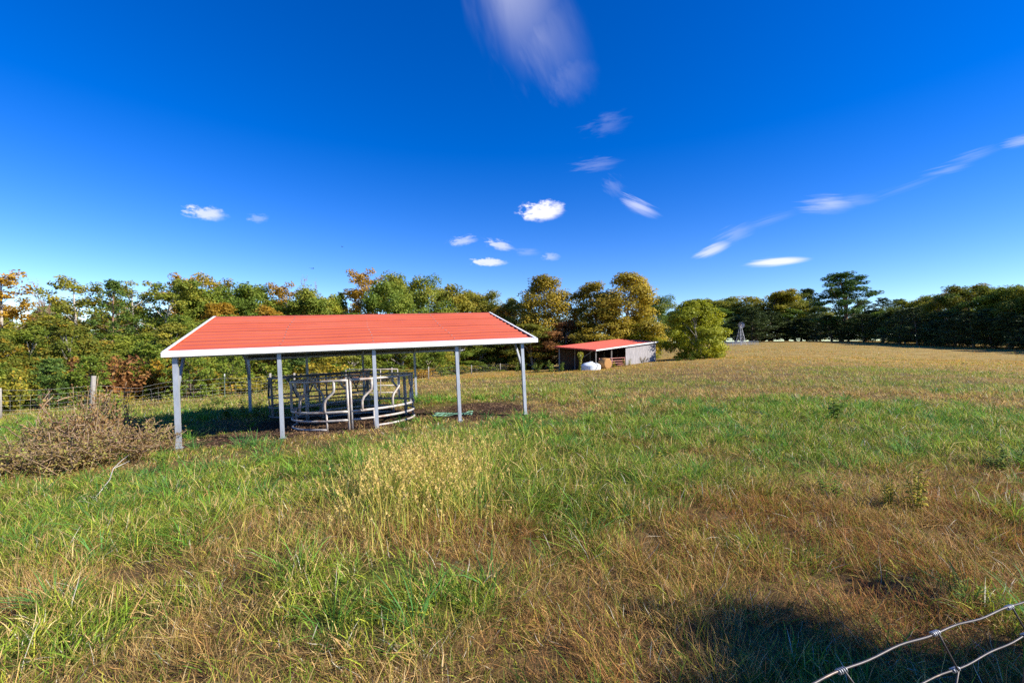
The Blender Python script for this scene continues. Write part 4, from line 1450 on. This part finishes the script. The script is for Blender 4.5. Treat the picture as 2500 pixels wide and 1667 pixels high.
while x < 2640:
    d = rdp(x) * r5.uniform(1.06, 1.1)
    put_tree('full', x, r5.uniform(694, 730) - max(0, x - 2050) * .05, r5.uniform(80, 120), d, r5.choice(('olive', 'green', 'cedar', 'cedar')), f"bushy tree of the dim second row beyond the field, {ORD[i]} from the left", 'second row of the woods beyond the field', (.75, .88, .85))
    x += r5.uniform(44, 58)
    i += 1
# unseen trees and shrubs added out of frame to cast shade on the near grass
put_tree('oak', 0, 0, 2.0, 0, 'green', 'small unseen sapling added right of the picture to shade the near grass', None, at=(5.5, .36), height=3.15, variant=1)
put_tree('loose', 0, 0, 2.2, 0, 'olive', 'thin unseen young tree added left of the sapling for broken shade on the grass', None, at=(4.9, .45), height=3.1, variant=0)
put_tree('loose', 0, 0, 2.6, 0, 'green', 'second thin unseen young tree added to spread the shade leftward', None, at=(4.5, .30), height=3.2, variant=1)
put_tree('bush', 0, 0, 2.2, 0, 'olive', 'low unseen shrub added under the sapling to carry the shade rightward', None, at=(4.7, .75), height=1.9, cat='shrub', variant=1)
put_tree('bush', 0, 0, 1.6, 0, 'green', 'leafy unseen shrub added nearer the picture than the sapling for more shade', None, at=(4.0, 1.15), height=1.3, cat='shrub', variant=2)

# ------------------------------------------------------------------ brambles, weeds, goldenrod
def bramble(seed, H=.9, rad=.8, nl=3600):
    rr = random.Random(seed); r = np.random.default_rng(seed)
    segs, C = [], []
    for i in range(34):
        az = rr.uniform(0, 6.28)
        p = (rr.gauss(0, rad * .42), rr.gauss(0, rad * .42), -.03)
        pts, rad_ = limb(p, (math.cos(az) * .45, math.sin(az) * .45, 1), H * rr.uniform(.5, 1.5), .005, rr, .02, 7, .15)
        segs.append((pts, [max(.002, q) for q in rad_])); C += pts[1:]
        for j in range(5):
            k = rr.randrange(1, 7)
            p2, r2 = limb(pts[k], (rr.gauss(0, 1), rr.gauss(0, 1), .4), H * .35, .003, rr, .03, 4, .2)
            segs.append((p2, [max(.0015, q) for q in r2])); C += p2
    C = np.array([tuple(c) for c in C])
    P_ = C[r.integers(0, len(C), nl)] + r.normal(0, .045, (nl, 3))
    P_[:, 2] = np.maximum(P_[:, 2], .01)
    V, F_ = leaf_quads(P_, .026, np.array([0, 0, .4]), r, .9, .6)
    return wood_mesh('bramble_stem', segs, M['stem'], 3), np_mesh('bramble_leaf', V, F_, {'v': np.repeat(np.clip(r.random(nl) * .8 + .2 * vnoise(P_[:, 0], P_[:, 1], .3), 0, 1), 4)})


BR = [bramble(1), bramble(2, 1.0, .9), bramble(3, .8, .9)]
for i, (px, py, top, w, lab) in enumerate([
    (205, 1045, 880, 1.35, 'tallest tangle of brown brambles left of the carport'), (70, 1060, 985, 1.3, 'low brown bramble tangle nearest the left edge'), (130, 1085, 985, 1.4, 'brown bramble mound in front of the tall tangle'),
    (255, 1060, 965, 1.5, 'brown bramble mound toward the carport corner post'), (315, 1045, 975, 1.3, 'half-shaded dark bramble next to the carport corner'), (0, 1090, 1010, 1.4, 'bramble mound cut by the left picture edge'),
    (180, 1010, 940, 1.3, 'thin bramble behind the tall tangle'), (290, 1010, 955, 1.2, 'shaded bramble at the end of the carport shadow')]):
    x, y = ray_ground(px, py)
    h = EYE + (800 - top) / 1045 * y - g1(x, y)
    b = thing('bramble', lab, 'bramble', (x, y, g1(x, y)), 'brambles left of the carport', i * 1.3)
    b.scale = (w / 1.8, w / 1.8, max(.4, h / 1.05))
    s_, l_ = BR[i % 3]
    link('stem', s_, None, b)
    c = link('leaves', l_, PAL['bramble'], b)
    c['kind'] = 'stuff'
    q = 1.0 if i % 2 else 1.25
    c.color = (q * 1.0, q * (1.22 if i % 3 else 1.0), q * .9, 1)


def weed(seed, H=.6, pairs=9, leaf=.10, nstem=4):
    rr = random.Random(seed); r = np.random.default_rng(seed)
    segs, Vs, Fs, A, off = [], [], [], [], 0
    for s in range(nstem):
        az = rr.uniform(0, 6.28)
        pts, rad_ = limb((rr.gauss(0, .05), rr.gauss(0, .05), -.02), (math.cos(az) * .25, math.sin(az) * .25, 1), H * rr.uniform(.7, 1.05), .006, rr, 0, 6, .06)
        segs.append((pts, rad_))
        for k in range(pairs):
            f = .25 + .75 * k / (pairs - 1)
            i = min(int(f * 6), 5)
            p = pts[i].lerp(pts[i + 1], f * 6 - i)
            for sd in (0, math.pi):
                a = k * 1.57 + sd + rr.uniform(-.3, .3)
                L_ = leaf * 1.5 * rr.uniform(.6, 1.2) * (1.2 - .5 * f)
                d = Vector((math.cos(a), math.sin(a), rr.uniform(.1, .6))).normalized()
                w = d.cross(Vector((0, 0, 1))).normalized() * L_ * .34
                tip = p + d * L_ - Vector((0, 0, L_ * .25))
                md = p + d * L_ * .5
                Vs += [p, md + w - Vector((0, 0, .006)), tip, md - w - Vector((0, 0, .006)), md + Vector((0, 0, .008))]
                Fs += [(off, off + 1, off + 4), (off + 1, off + 2, off + 4), (off + 2, off + 3, off + 4), (off + 3, off, off + 4)]
                A += [rr.random()] * 5
                off += 5
    return wood_mesh('weed_stem', segs, M['stem_green'], 4), np_mesh('weed_leaf', np.array([tuple(v) for v in Vs]), np.array(Fs), {'v': np.array(A)}), H


WD = [weed(5), weed(6, .7, 11, .09, 5), weed(7, .45, 7, .12, 3)]
for i, (px, py, top, sc_, pal, lab) in enumerate([
    (2105, 1180, 1085, .8, 'weed_yellow', 'yellowing broad leaved weed in the brown grass at right'), (2035, 1175, 1095, .7, 'weed_yellow', 'yellow-green leafy weed left of its yellowing twin'),
    (1918, 965, 905, 1.1, 'weed', 'tall green leafy weed in the green patch right of centre'), (2325, 1075, 1022, 1.0, 'weed', 'bushy green weed at the right picture edge'), (2290, 1085, 1042, .9, 'weed', 'lower green weed beside the bushy one at right'),
    (1515, 1075, 1040, .8, 'weed_yellow', 'small yellow weed in the green grass right of centre'), (1905, 1145, 1105, .8, 'weed', 'small green weed between brown grass tufts'),
    (375, 1085, 1035, .9, 'weed', 'green weed with small pale flower by the carport corner post'), (520, 965, 925, 2.0, 'weed', 'leafy green weed in the carport shadow edge'), (575, 960, 918, 2.0, 'weed', 'second leafy weed near the rear carport corner post'),
    (500, 930, 905, 2.2, 'weed', 'bright green weed patch behind the carport, left side'), (265, 945, 905, 2.2, 'weed', 'green weed at the foot of the leaning wooden fence post'),
    (1195, 848, 834, 5, 'weed', 'bright green weeds left of the shed, first clump'), (1230, 848, 832, 5, 'weed', 'bright green weeds left of the shed, second clump'), (1262, 848, 828, 5, 'weed', 'bright green weeds left of the shed, tallest clump'), (1290, 848, 832, 4.5, 'weed', 'bright green weeds nearest the white tank'),
    (1556, 838, 822, 5, 'weed', 'green weeds at the left foot of the lone yellow tree'), (1588, 840, 820, 5, 'weed', 'green weeds before the lone yellow tree'), (1440, 844, 824, 4, 'weed_yellow', 'dry weeds against the shed board wall, left clump'), (1478, 843, 818, 4.5, 'bramble', 'brown vine weeds against the shed board wall, right clump'), (1410, 846, 830, 4, 'weed_yellow', 'weeds growing through the shed gate'),
]):
    x, y = ray_ground(px, py)
    if py < 850:
        y = {1195: 62, 1230: 60, 1262: 59, 1290: 57.5, 1556: 62, 1588: 60, 1440: 60, 1478: 62, 1410: 58}[px]
        x = (px - 1176) / 1045 * y
    s_, l_, H = WD[i % 3]
    h = max(.2, EYE + (800 - top) / 1045 * y - g1(x, y))
    w_ = thing('weed', lab, 'weed', (x, y, g1(x, y)), None, i * 1.7)
    k = h / H
    w_.scale = (max(k * .8, sc_ * .6), max(k * .8, sc_ * .6), k)
    link('stem', s_, None, w_)
    c = link('leaves', l_, PAL[pal], w_)
    c.material_slots[0].link = 'OBJECT'; c.material_slots[0].material = PAL[pal]
    c['kind'] = 'stuff'
    c.color = (1, 1, 1, 1)


def goldenrod(seed):
    rr = random.Random(seed); r = np.random.default_rng(seed)
    segs, C = [], []
    for s in range(7):
        az = rr.uniform(0, 6.28)
        pts, rad_ = limb((rr.gauss(0, .08), rr.gauss(0, .08), -.02), (math.cos(az) * .3, math.sin(az) * .3, 1), rr.uniform(.55, .9), .005, rr, .03, 6, .07)
        segs.append((pts, rad_)); C += pts[4:]
    C = np.array([tuple(c) for c in C])
    P_ = C[r.integers(0, len(C), 700)] + r.normal(0, .045, (700, 3))
    V, F_ = leaf_quads(P_, .016, np.array([0, 0, .5]), r)
    return wood_mesh('goldenrod_stem', segs, M['stem_green'], 4), np_mesh('goldenrod_bloom', V, F_, {'v': np.repeat(r.random(700), 4)})


GR = goldenrod(3)
for i, (px, py, lab) in enumerate([(225, 938, 'yellow goldenrod just right of the leaning fence post'), (268, 935, 'yellow goldenrod second from the leaning fence post'), (292, 940, 'orange-yellow goldenrod nearest the carport by the fence'),
                                   (590, 905, 'yellow goldenrod behind the rear left carport post'), (655, 905, 'yellow goldenrod behind the hay feeders'), (905, 880, 'goldenrod seen behind the feeders near a fence post')]):
    x, y = ray_ground(px, py)
    q = thing('goldenrod', lab, 'wildflower', (x, y, g1(x, y)), 'goldenrod by the boundary fence', i * 2.0)
    q.scale = (1.1, 1.1, 1.0)
    link('stem', GR[0], None, q)
    c = link('bloom', GR[1], PAL['goldenrod'], q)
    c.color = (1, 1, 1, 1)

# vine-wrapped post before the shed
vx, vy = (1333 - 1176) / 1045 * 57.2, 57.2
vp = thing('vine_post', 'old post wrapped in yellow-green vines in front of the dark shed', 'post', (vx, vy, g1(vx, vy)))
MB().tube([(0, 0, -.3), (.05, 0, 1.2), (.02, 0, 2.2)], [.1, .09, .08], 8).build('post', M['post_wood'], vp)
r9 = np.random.default_rng(91)
n = 900
zz_ = r9.uniform(0, 2.35, n)
rad9 = .12 + .26 * np.exp(-((zz_ - 2.0) / .35) ** 2) + .1 * np.exp(-(zz_ / .4) ** 2)
th = r9.uniform(0, 6.28, n)
rd9 = rad9 * r9.random(n) ** .4 + .06
P_ = np.c_[rd9 * np.cos(th), rd9 * np.sin(th), zz_]
V, F_ = leaf_quads(P_, .07, P_ * np.array([1, 1, 0]) + np.array([0, 0, .2]), r9, .5)
c = link('vine', np_mesh('vine', V, F_, {'v': np.repeat(r9.random(n), 4)}), PAL['olive'], vp)
c.color = (1.2, 1.25, 1, 1)

# bleached stick in the left foreground
x, y = ray_ground(255, 1115)
a_, b_ = ray_ground(222, 1152), ray_ground(292, 1080)
sk = thing('dead_stick', 'bleached crooked stick lying on the grass at left', 'stick', (a_[0], a_[1], g1(*a_)))
d = Vector((b_[0] - a_[0], b_[1] - a_[1], 0))
MB().tube([Vector((0, 0, .06)), d * .3 + Vector((.03, 0, .12)), d * .55 + Vector((-.03, 0, .16)), d * .8 + Vector((.0, 0, .18)), d + Vector((.04, 0, .19))], [.005, .006, .0055, .0045, .002], 7).build('stem', M['stick'], sk)
MB().tube([d * .55 + Vector((-.03, 0, .16)), d * .72 + Vector((.14, 0, .20))], [.006, .003], 6).build('twig', M['stick'], sk)

# green net wrap on the dirt beside the feeder
r4 = random.Random(4)
x0, y0 = ray_ground(1040, 955)
tw = thing('net_wrap', 'torn strip of green bale net on the dirt right of the feeder', 'netting', (x0, y0, g1(x0, y0)))
for k in range(5):
    pts = []
    for t in np.linspace(-1.0, 1.0, 16):
        xx_, yy_ = t * .5, .12 * math.sin(t * 3 + k) + (k - 2) * .07 * (1 + .5 * math.sin(t * 5 + k))
        pts.append((xx_, yy_, g1(x0 + xx_, y0 + yy_) - g1(x0, y0) + .045 + .02 * math.sin(t * 7 + k * 2)))
    MB().tube(pts, .014, 5).build('strand', M['twine'], tw)

# three birds far off over the woods
for i, (px, py, d, lab) in enumerate([(719, 617, 90, 'black bird high over the woods, right one of the close pair'), (715, 617, 90, 'black bird high over the woods, left one of the close pair'), (786, 567, 110, 'lone black bird gliding higher over the woods')]):
    bx, bz = (px - 1176) / 1045 * d, EYE + (800 - py) / 1045 * d
    q = MB()
    q.tube([(-.18, 0, 0), (-.1, 0, .03), (.05, 0, .03), (.16, 0, .03), (.22, 0, .02)], [.01, .05, .06, .04, .01], 6)
    for s in (-1, 1):
        q.add([(.08, 0, .05), (-.06, 0, .05), (-.10, s * .28, .12), (.06, s * .26, .13), (-.16, s * .52, .08), (.08, 0, .035), (-.06, 0, .035), (-.10, s * .28, .11), (.06, s * .26, .12), (-.16, s * .52, .075)],
              [(0, 1, 2, 3), (3, 2, 4), (8, 7, 6, 5), (9, 7, 8)])
    o = q.build('bird', M['bird'], None, (bx, d, bz), (0, 0, 1.0 + i))
    tag(o, lab, 'bird', 'birds over the woods')

# ------------------------------------------------------------------ grass


def zground(X, Y):
    return G(X, Y) + ((vnoise(X, Y, .55) - .5) * .07 + (vnoise(X, Y, 1.7, 4) - .5) * .10) * (1 - fade(25, 60, np.hypot(X, Y))) - dirt_mask(X, Y) * .03


def blade_mesh(name, base, az, L_, lean, curv, w, col, segs, up=1.0, label='', kink=0.0, cat='grass'):
    """every blade a tapering, bending strip; colour stored per blade"""
    n = len(base)
    d = np.c_[np.cos(az), np.sin(az), np.zeros(n)]
    sa = az + rng.normal(0, .7, n)
    side = np.c_[-np.sin(sa), np.cos(sa), rng.normal(0, .4, n)]
    side /= np.linalg.norm(side, axis=1, keepdims=True)
    if segs == 3:
        ts, ws = [0, .35, .7, 1.0], [.75, 1.0, .72]
    elif segs == 2:
        ts, ws = [0, .55, 1.0], [.9, .9]
    else:
        ts, ws = [0, 1.0], [1.0]
    cps = []
    zc = np.sqrt(np.maximum(.02, 1 - lean * lean))
    for t in ts:
        p = base + d * (L_ * (lean * t + curv * t * t))[:, None]
        z = L_ * (t * zc - np.maximum(0, curv) * .5 * t ** 3) * up
        p[:, 2] += np.maximum(z, .012 * t)
        if kink and t > 0:
            p += rng.normal(0, kink, p.shape) * np.array([1, 1, .4])
        cps.append(p)
    V = []
    for p, q in zip(cps[:-1], ws):
        V += [p - side * (w * q / 2)[:, None], p + side * (w * q / 2)[:, None]]
    V.append(cps[-1])
    m_ = len(V)
    V = np.stack(V, 1).reshape(-1, 3)
    k = np.arange(n)[:, None] * m_
    T = []
    for i in range(len(ts) - 2):
        T += [k + [[2 * i, 2 * i + 1, 2 * i + 3]], k + [[2 * i, 2 * i + 3, 2 * i + 2]]]
    i = len(ts) - 2
    T.append(k + [[2 * i, 2 * i + 1, 2 * i + 2]])
    me = np_mesh(name, V, np.concatenate(T), {'col': np.repeat(col, m_, 0)})
    me.materials.append(M['blade'])
    o = link(name, me)
    tag(o, label, cat, None, 'stuff')
    return o


m, nt = mat('meadow_blade')
ca = nd(nt, 'ShaderNodeAttribute', attribute_name='col')
bs = nd(nt, 'ShaderNodeBsdfPrincipled'); bs.inputs['Roughness'].default_value = .62; bs.inputs['Specular IOR Level'].default_value = .2
tr_ = nd(nt, 'ShaderNodeBsdfTranslucent'); ms = nd(nt, 'ShaderNodeMixShader'); ms.inputs[0].default_value = .38
om = nd(nt, 'ShaderNodeOutputMaterial')
nt.links.new(ca.outputs['Vector'], bs.inputs['Base Color']); nt.links.new(ca.outputs['Vector'], tr_.inputs[0])
nt.links.new(bs.outputs[0], ms.inputs[1]); nt.links.new(tr_.outputs[0], ms.inputs[2]); nt.links.new(ms.outputs[0], om.inputs[0])
M['blade'] = m

GREEN = np.array([(.20, .30, .026), (.245, .325, .03), (.32, .37, .038), (.145, .27, .032), (.39, .40, .048)])
TAN = np.array([(.62, .43, .16), (.70, .49, .205), (.52, .31, .12), (.74, .58, .28), (.48, .28, .11), (.68, .53, .18), (.56, .38, .155)])


def clumps(dens, y0, y1, expo, per):
    """clump centres with density falling off with distance"""
    ys = np.linspace(y0, y1, 400)
    f = dens * np.minimum(1, 4 / ys) ** expo * (2.4 * ys + 3.4)
    N = int(f.sum() * (ys[1] - ys[0]) / per)
    c = np.cumsum(f); c /= c[-1]
    y = np.interp(rng.random(N), c, ys)
    x = rng.uniform(-1, 1, N) * (1.2 * y + 1.7)
    return x, y


def sward(name, label, dens, y0, y1, expo, per, segs, hm=1.0):
    cx, cy = clumps(dens, y0, y1, expo, per)
    dm_ = dirt_mask(cx, cy)
    kp = rng.random(len(cx)) > np.clip(dm_ * 1.4, 0, .985)
    hole = fade(.42, .18, vnoise(cx, cy, .24, 31)) * fade(14, 5, cy)
    kp &= rng.random(len(cx)) > hole * .85
    cx, cy = cx[kp], cy[kp]
    g = greenness(cx, cy)
    n = len(cx)
    f = fade(-.30, .50, g + rng.normal(0, .25, n))
    isg = rng.random(n) < f * .88 + .06
    swirl = vnoise(cx, cy, 1.3, 21) * 12.6
    caz = swirl + rng.normal(0, .9, n)
    ccol = np.where(isg[:, None], GREEN[rng.integers(0, len(GREEN), n)], TAN[rng.integers(0, len(TAN), n)] * np.array([.86, .80, .72]))
    near = fade(20, 9, cy)[:, None]
    ccol = ccol * (1 + near * (rng.uniform(.5, 1.3, n)[:, None] * .96 - .96 * .98))
    redd = (fade(-2.2, 1.2, cx) * fade(11, 4, cy) * fade(1.0, .35, vnoise(cx, cy, 1.1, 41)) * 1.0)[:, None]
    ccol = np.where(isg[:, None], ccol * (1 - .12 * redd), ccol * (1 - redd) + ccol * np.array([.74, .54, .45]) * redd)
    golden = fade(25, 60, cy)[:, None]
    ccol = ccol * (1 - golden) + ccol * np.array([1.16, .98, .52]) * golden
    la, lb = cp_local(cx, cy)
    trod = fade(2.6, .4, np.hypot(np.maximum(np.abs(la - 3.6) - 3.9, 0), np.maximum(np.abs(lb - 1.9) - 2.4, 0)))
    chh = rng.uniform(.75, 1.3, n) * (.45 + .75 * vnoise(cx, cy, .8, 2) + .55 * vnoise(cx, cy, .33, 17)) * (1 - .3 * dirt_mask(cx, cy)) * (1 - .55 * trod) * hm
    # blades
    k = rng.poisson(per, n).clip(3)
    ix = np.repeat(np.arange(n), k)
    N = len(ix)
    yy_ = cy[ix]
    spread = .035 + .006 * yy_
    bx = cx[ix] + rng.normal(0, 1, N) * spread
    by = yy_ + rng.normal(0, 1, N) * spread
    gr = isg[ix]
    fan = np.arctan2(by - cy[ix], bx - cx[ix])
    az = np.where(rng.random(N) < .5, fan, caz[ix]) + rng.normal(0, .6, N)
    stalk = (~gr) & (rng.random(N) < .022)
    L_ = np.where(gr, rng.uniform(.08, .24, N), rng.uniform(.06, .20, N)) * chh[ix] * .86
    L_ = np.where(stalk, rng.uniform(.16, .34, N), L_)
    lean = np.where(gr, rng.uniform(.05, .75, N), rng.uniform(.5, .995, N))
    lean = np.where(stalk, rng.uniform(.02, .45, N), lean)
    curv = np.where(gr, rng.uniform(.0, .75, N), rng.uniform(-.25, .45, N))
    curv = np.where(stalk, rng.uniform(0, .2, N), curv)
    w = np.where(gr, rng.uniform(.0035, .0075, N), rng.uniform(.0016, .0038, N))
    w = np.maximum(w, np.where(gr, .00105, .00080) * yy_ * rng.uniform(.7, 1.3, N))
    w = np.where(stalk, w * .8, w)
    col = ccol[ix] * rng.uniform(.45, 1.5, N)[:, None]
    # odd dead blade in the green, odd green blade in the dry
    odd = rng.random(N) < .20
    alt = np.where(gr[:, None], TAN[rng.integers(0, len(TAN), N)], GREEN[rng.integers(0, len(GREEN), N)] * np.array([1.1, .85, .9]))
    col = np.where(odd[:, None], alt * rng.uniform(.7, 1.3, N)[:, None], col)
    pale = (rng.random(N) < .018)
    col = np.where(pale[:, None], np.array([.74, .68, .52]), col)
    base = np.c_[bx, by, zground(bx, by) - .012 + np.where(gr | stalk, 0, rng.uniform(0, .05, N))]
    return blade_mesh(name, base, az, L_, lean, curv, w, np.clip(col, 0, .9), segs, 1.0, label, .004 if segs == 3 else 0)


sward('near_grass', 'mixed green and dry meadow grass close to the camera', 5200, 1.35, 5.2, 1.8, 11, 3)
sward('pasture_grass', 'green and tan pasture grass round the carport', 3700, 5.0, 17, 1.8, 11, 2)
sward('meadow_grass', 'tan and green meadow grass between carport and shed', 3400, 16.5, 62, 1.95, 10, 1, 1.1)
sward('field_grass', 'short tawny grass over the far field', 3000, 60, 190, 2.0, 9, 1, .95)

# coarse arching fescue tufts standing out of the sward
cx, cy = clumps(7.5, 1.8, 17, .8, 1)
kp = (greenness(cx, cy) > .05 + rng.normal(0, .2, len(cx))) & (dirt_mask(cx, cy) < .3)
cx, cy = cx[kp], cy[kp]
kk_ = rng.integers(18, 42, len(cx))
ix = np.repeat(np.arange(len(cx)), kk_)
N = len(ix)
bx, by = cx[ix] + rng.normal(0, .035, N), cy[ix] + rng.normal(0, .035, N)
tc_ = np.array([(.11, .27, .035), (.15, .31, .035), (.21, .33, .035), (.085, .23, .05)])[rng.integers(0, 4, len(cx))]
tl = rng.uniform(.7, 1.25, len(cx))
blade_mesh('fescue_tufts', np.c_[bx, by, zground(bx, by) - .01], np.arctan2(by - cy[ix], bx - cx[ix]) + rng.normal(0, .5, N), rng.uniform(.16, .40, N) * tl[ix], rng.uniform(.1, .75, N), rng.uniform(.1, .8, N),
           np.maximum(rng.uniform(.004, .0085, N), .001 * by), tc_[ix] * rng.uniform(.6, 1.45, N)[:, None], 3, 1, 'coarse bright green grass tufts arching out of the pasture')

# foxtail stand in the middle of the foreground
n = 2000
x = np.r_[GX + rng.normal(0, .42, n), GX + rng.normal(.1, .9, 300)]
y = np.r_[GY + rng.normal(0, .75, n), GY + rng.normal(.9, 1.3, 300)]
k = len(x)
base = np.c_[x, y, zground(x, y) - .01]
az = rng.uniform(0, 6.28, k); L_ = rng.uniform(.26, .54, k)
lean = rng.uniform(.05, .45, k); curv = rng.uniform(0, .3, k)
fc = np.array([(.58, .47, .10), (.66, .52, .14), (.44, .46, .09), (.34, .42, .06)])[rng.integers(0, 4, k)]
blade_mesh('foxtail_grass', base, az, L_, lean, curv, rng.uniform(.0045, .0085, k), fc, 2, 1, 'golden foxtail grass stand in mid foreground')
kp = rng.random(k) < .38
d = np.c_[np.cos(az), np.sin(az), np.zeros(k)]
tip = base + d * (L_ * (lean + curv))[:, None]
tip[:, 2] += L_ * (np.sqrt(1 - lean ** 2) - .5 * curv)
tip, d = tip[kp], d[kp]
k2, m2 = len(tip), 9
dv = d * .6 + np.array([0, 0, .8])
C = np.repeat(tip, m2, 0) + np.repeat(dv, m2, 0) * np.tile(np.linspace(-.035, .035, m2), k2)[:, None]
r8 = np.random.default_rng(8)
V, F_ = leaf_quads(C, .013, np.array([0, 0, .1]), r8, .9, .55)
hc = np.array([(.62, .47, .15), (.68, .52, .19), (.55, .40, .12)])[r8.integers(0, 3, k2)]
me = np_mesh('seed_heads', V, F_, {'col': np.repeat(np.repeat(hc, m2, 0), 4, 0)})
me.materials.append(M['blade'])
tag(link('seed_heads', me), 'fuzzy golden seed heads on the foxtail stand', 'grass', None, 'stuff')

# tall thin dry stalks over the brown right foreground
x, y = clumps(26, 2.2, 9, 1, 1)
kp = (greenness(x, y) < -.05) & (x > -1.5)
x, y = x[kp], y[kp]
k = len(x)
blade_mesh('dry_stalks', np.c_[x, y, zground(x, y) - .01], rng.uniform(0, 6.28, k), rng.uniform(.3, .6, k), rng.uniform(.0, .5, k), rng.uniform(0, .15, k), rng.uniform(.0022, .0036, k),
           np.array([(.34, .18, .07), (.42, .27, .11), (.26, .14, .06)])[rng.integers(0, 3, k)], 3, 1, 'upright thin reddish dry stalks in the brown grass at right', .006)

# trodden hay and chaff on the dirt
r6 = np.random.default_rng(66)
n = 26000
a = r6.uniform(-.6, 9.2, n); b = r6.uniform(-.9, 5.2, n)
x = P0.x + a * .939 - b * .344; y = P0.y + a * .344 + b * .939
kp = dirt_mask(x, y) > r6.uniform(.3, 1, n)
x, y = x[kp], y[kp]
Z = zground(x, y)
C = np.c_[x, y, Z + r6.uniform(.0, .03, len(x))]
V, F_ = leaf_quads(C, .035, np.array([0, 0, 1.2]), r6, .45, .22)
patchv = vnoise(x, y, .7, 13)
ch = link('trodden_hay', np_mesh('trodden_hay', V, F_, {'v': np.repeat(np.clip(r6.random(len(x)) * .7 + (patchv - .5) * .8, 0, 1), 4)}), PAL['chaff'])
ch.color = (1, 1, 1, 1)
tag(ch, 'trodden brown hay and chaff on the dirt under the carport', 'hay', None, 'stuff')
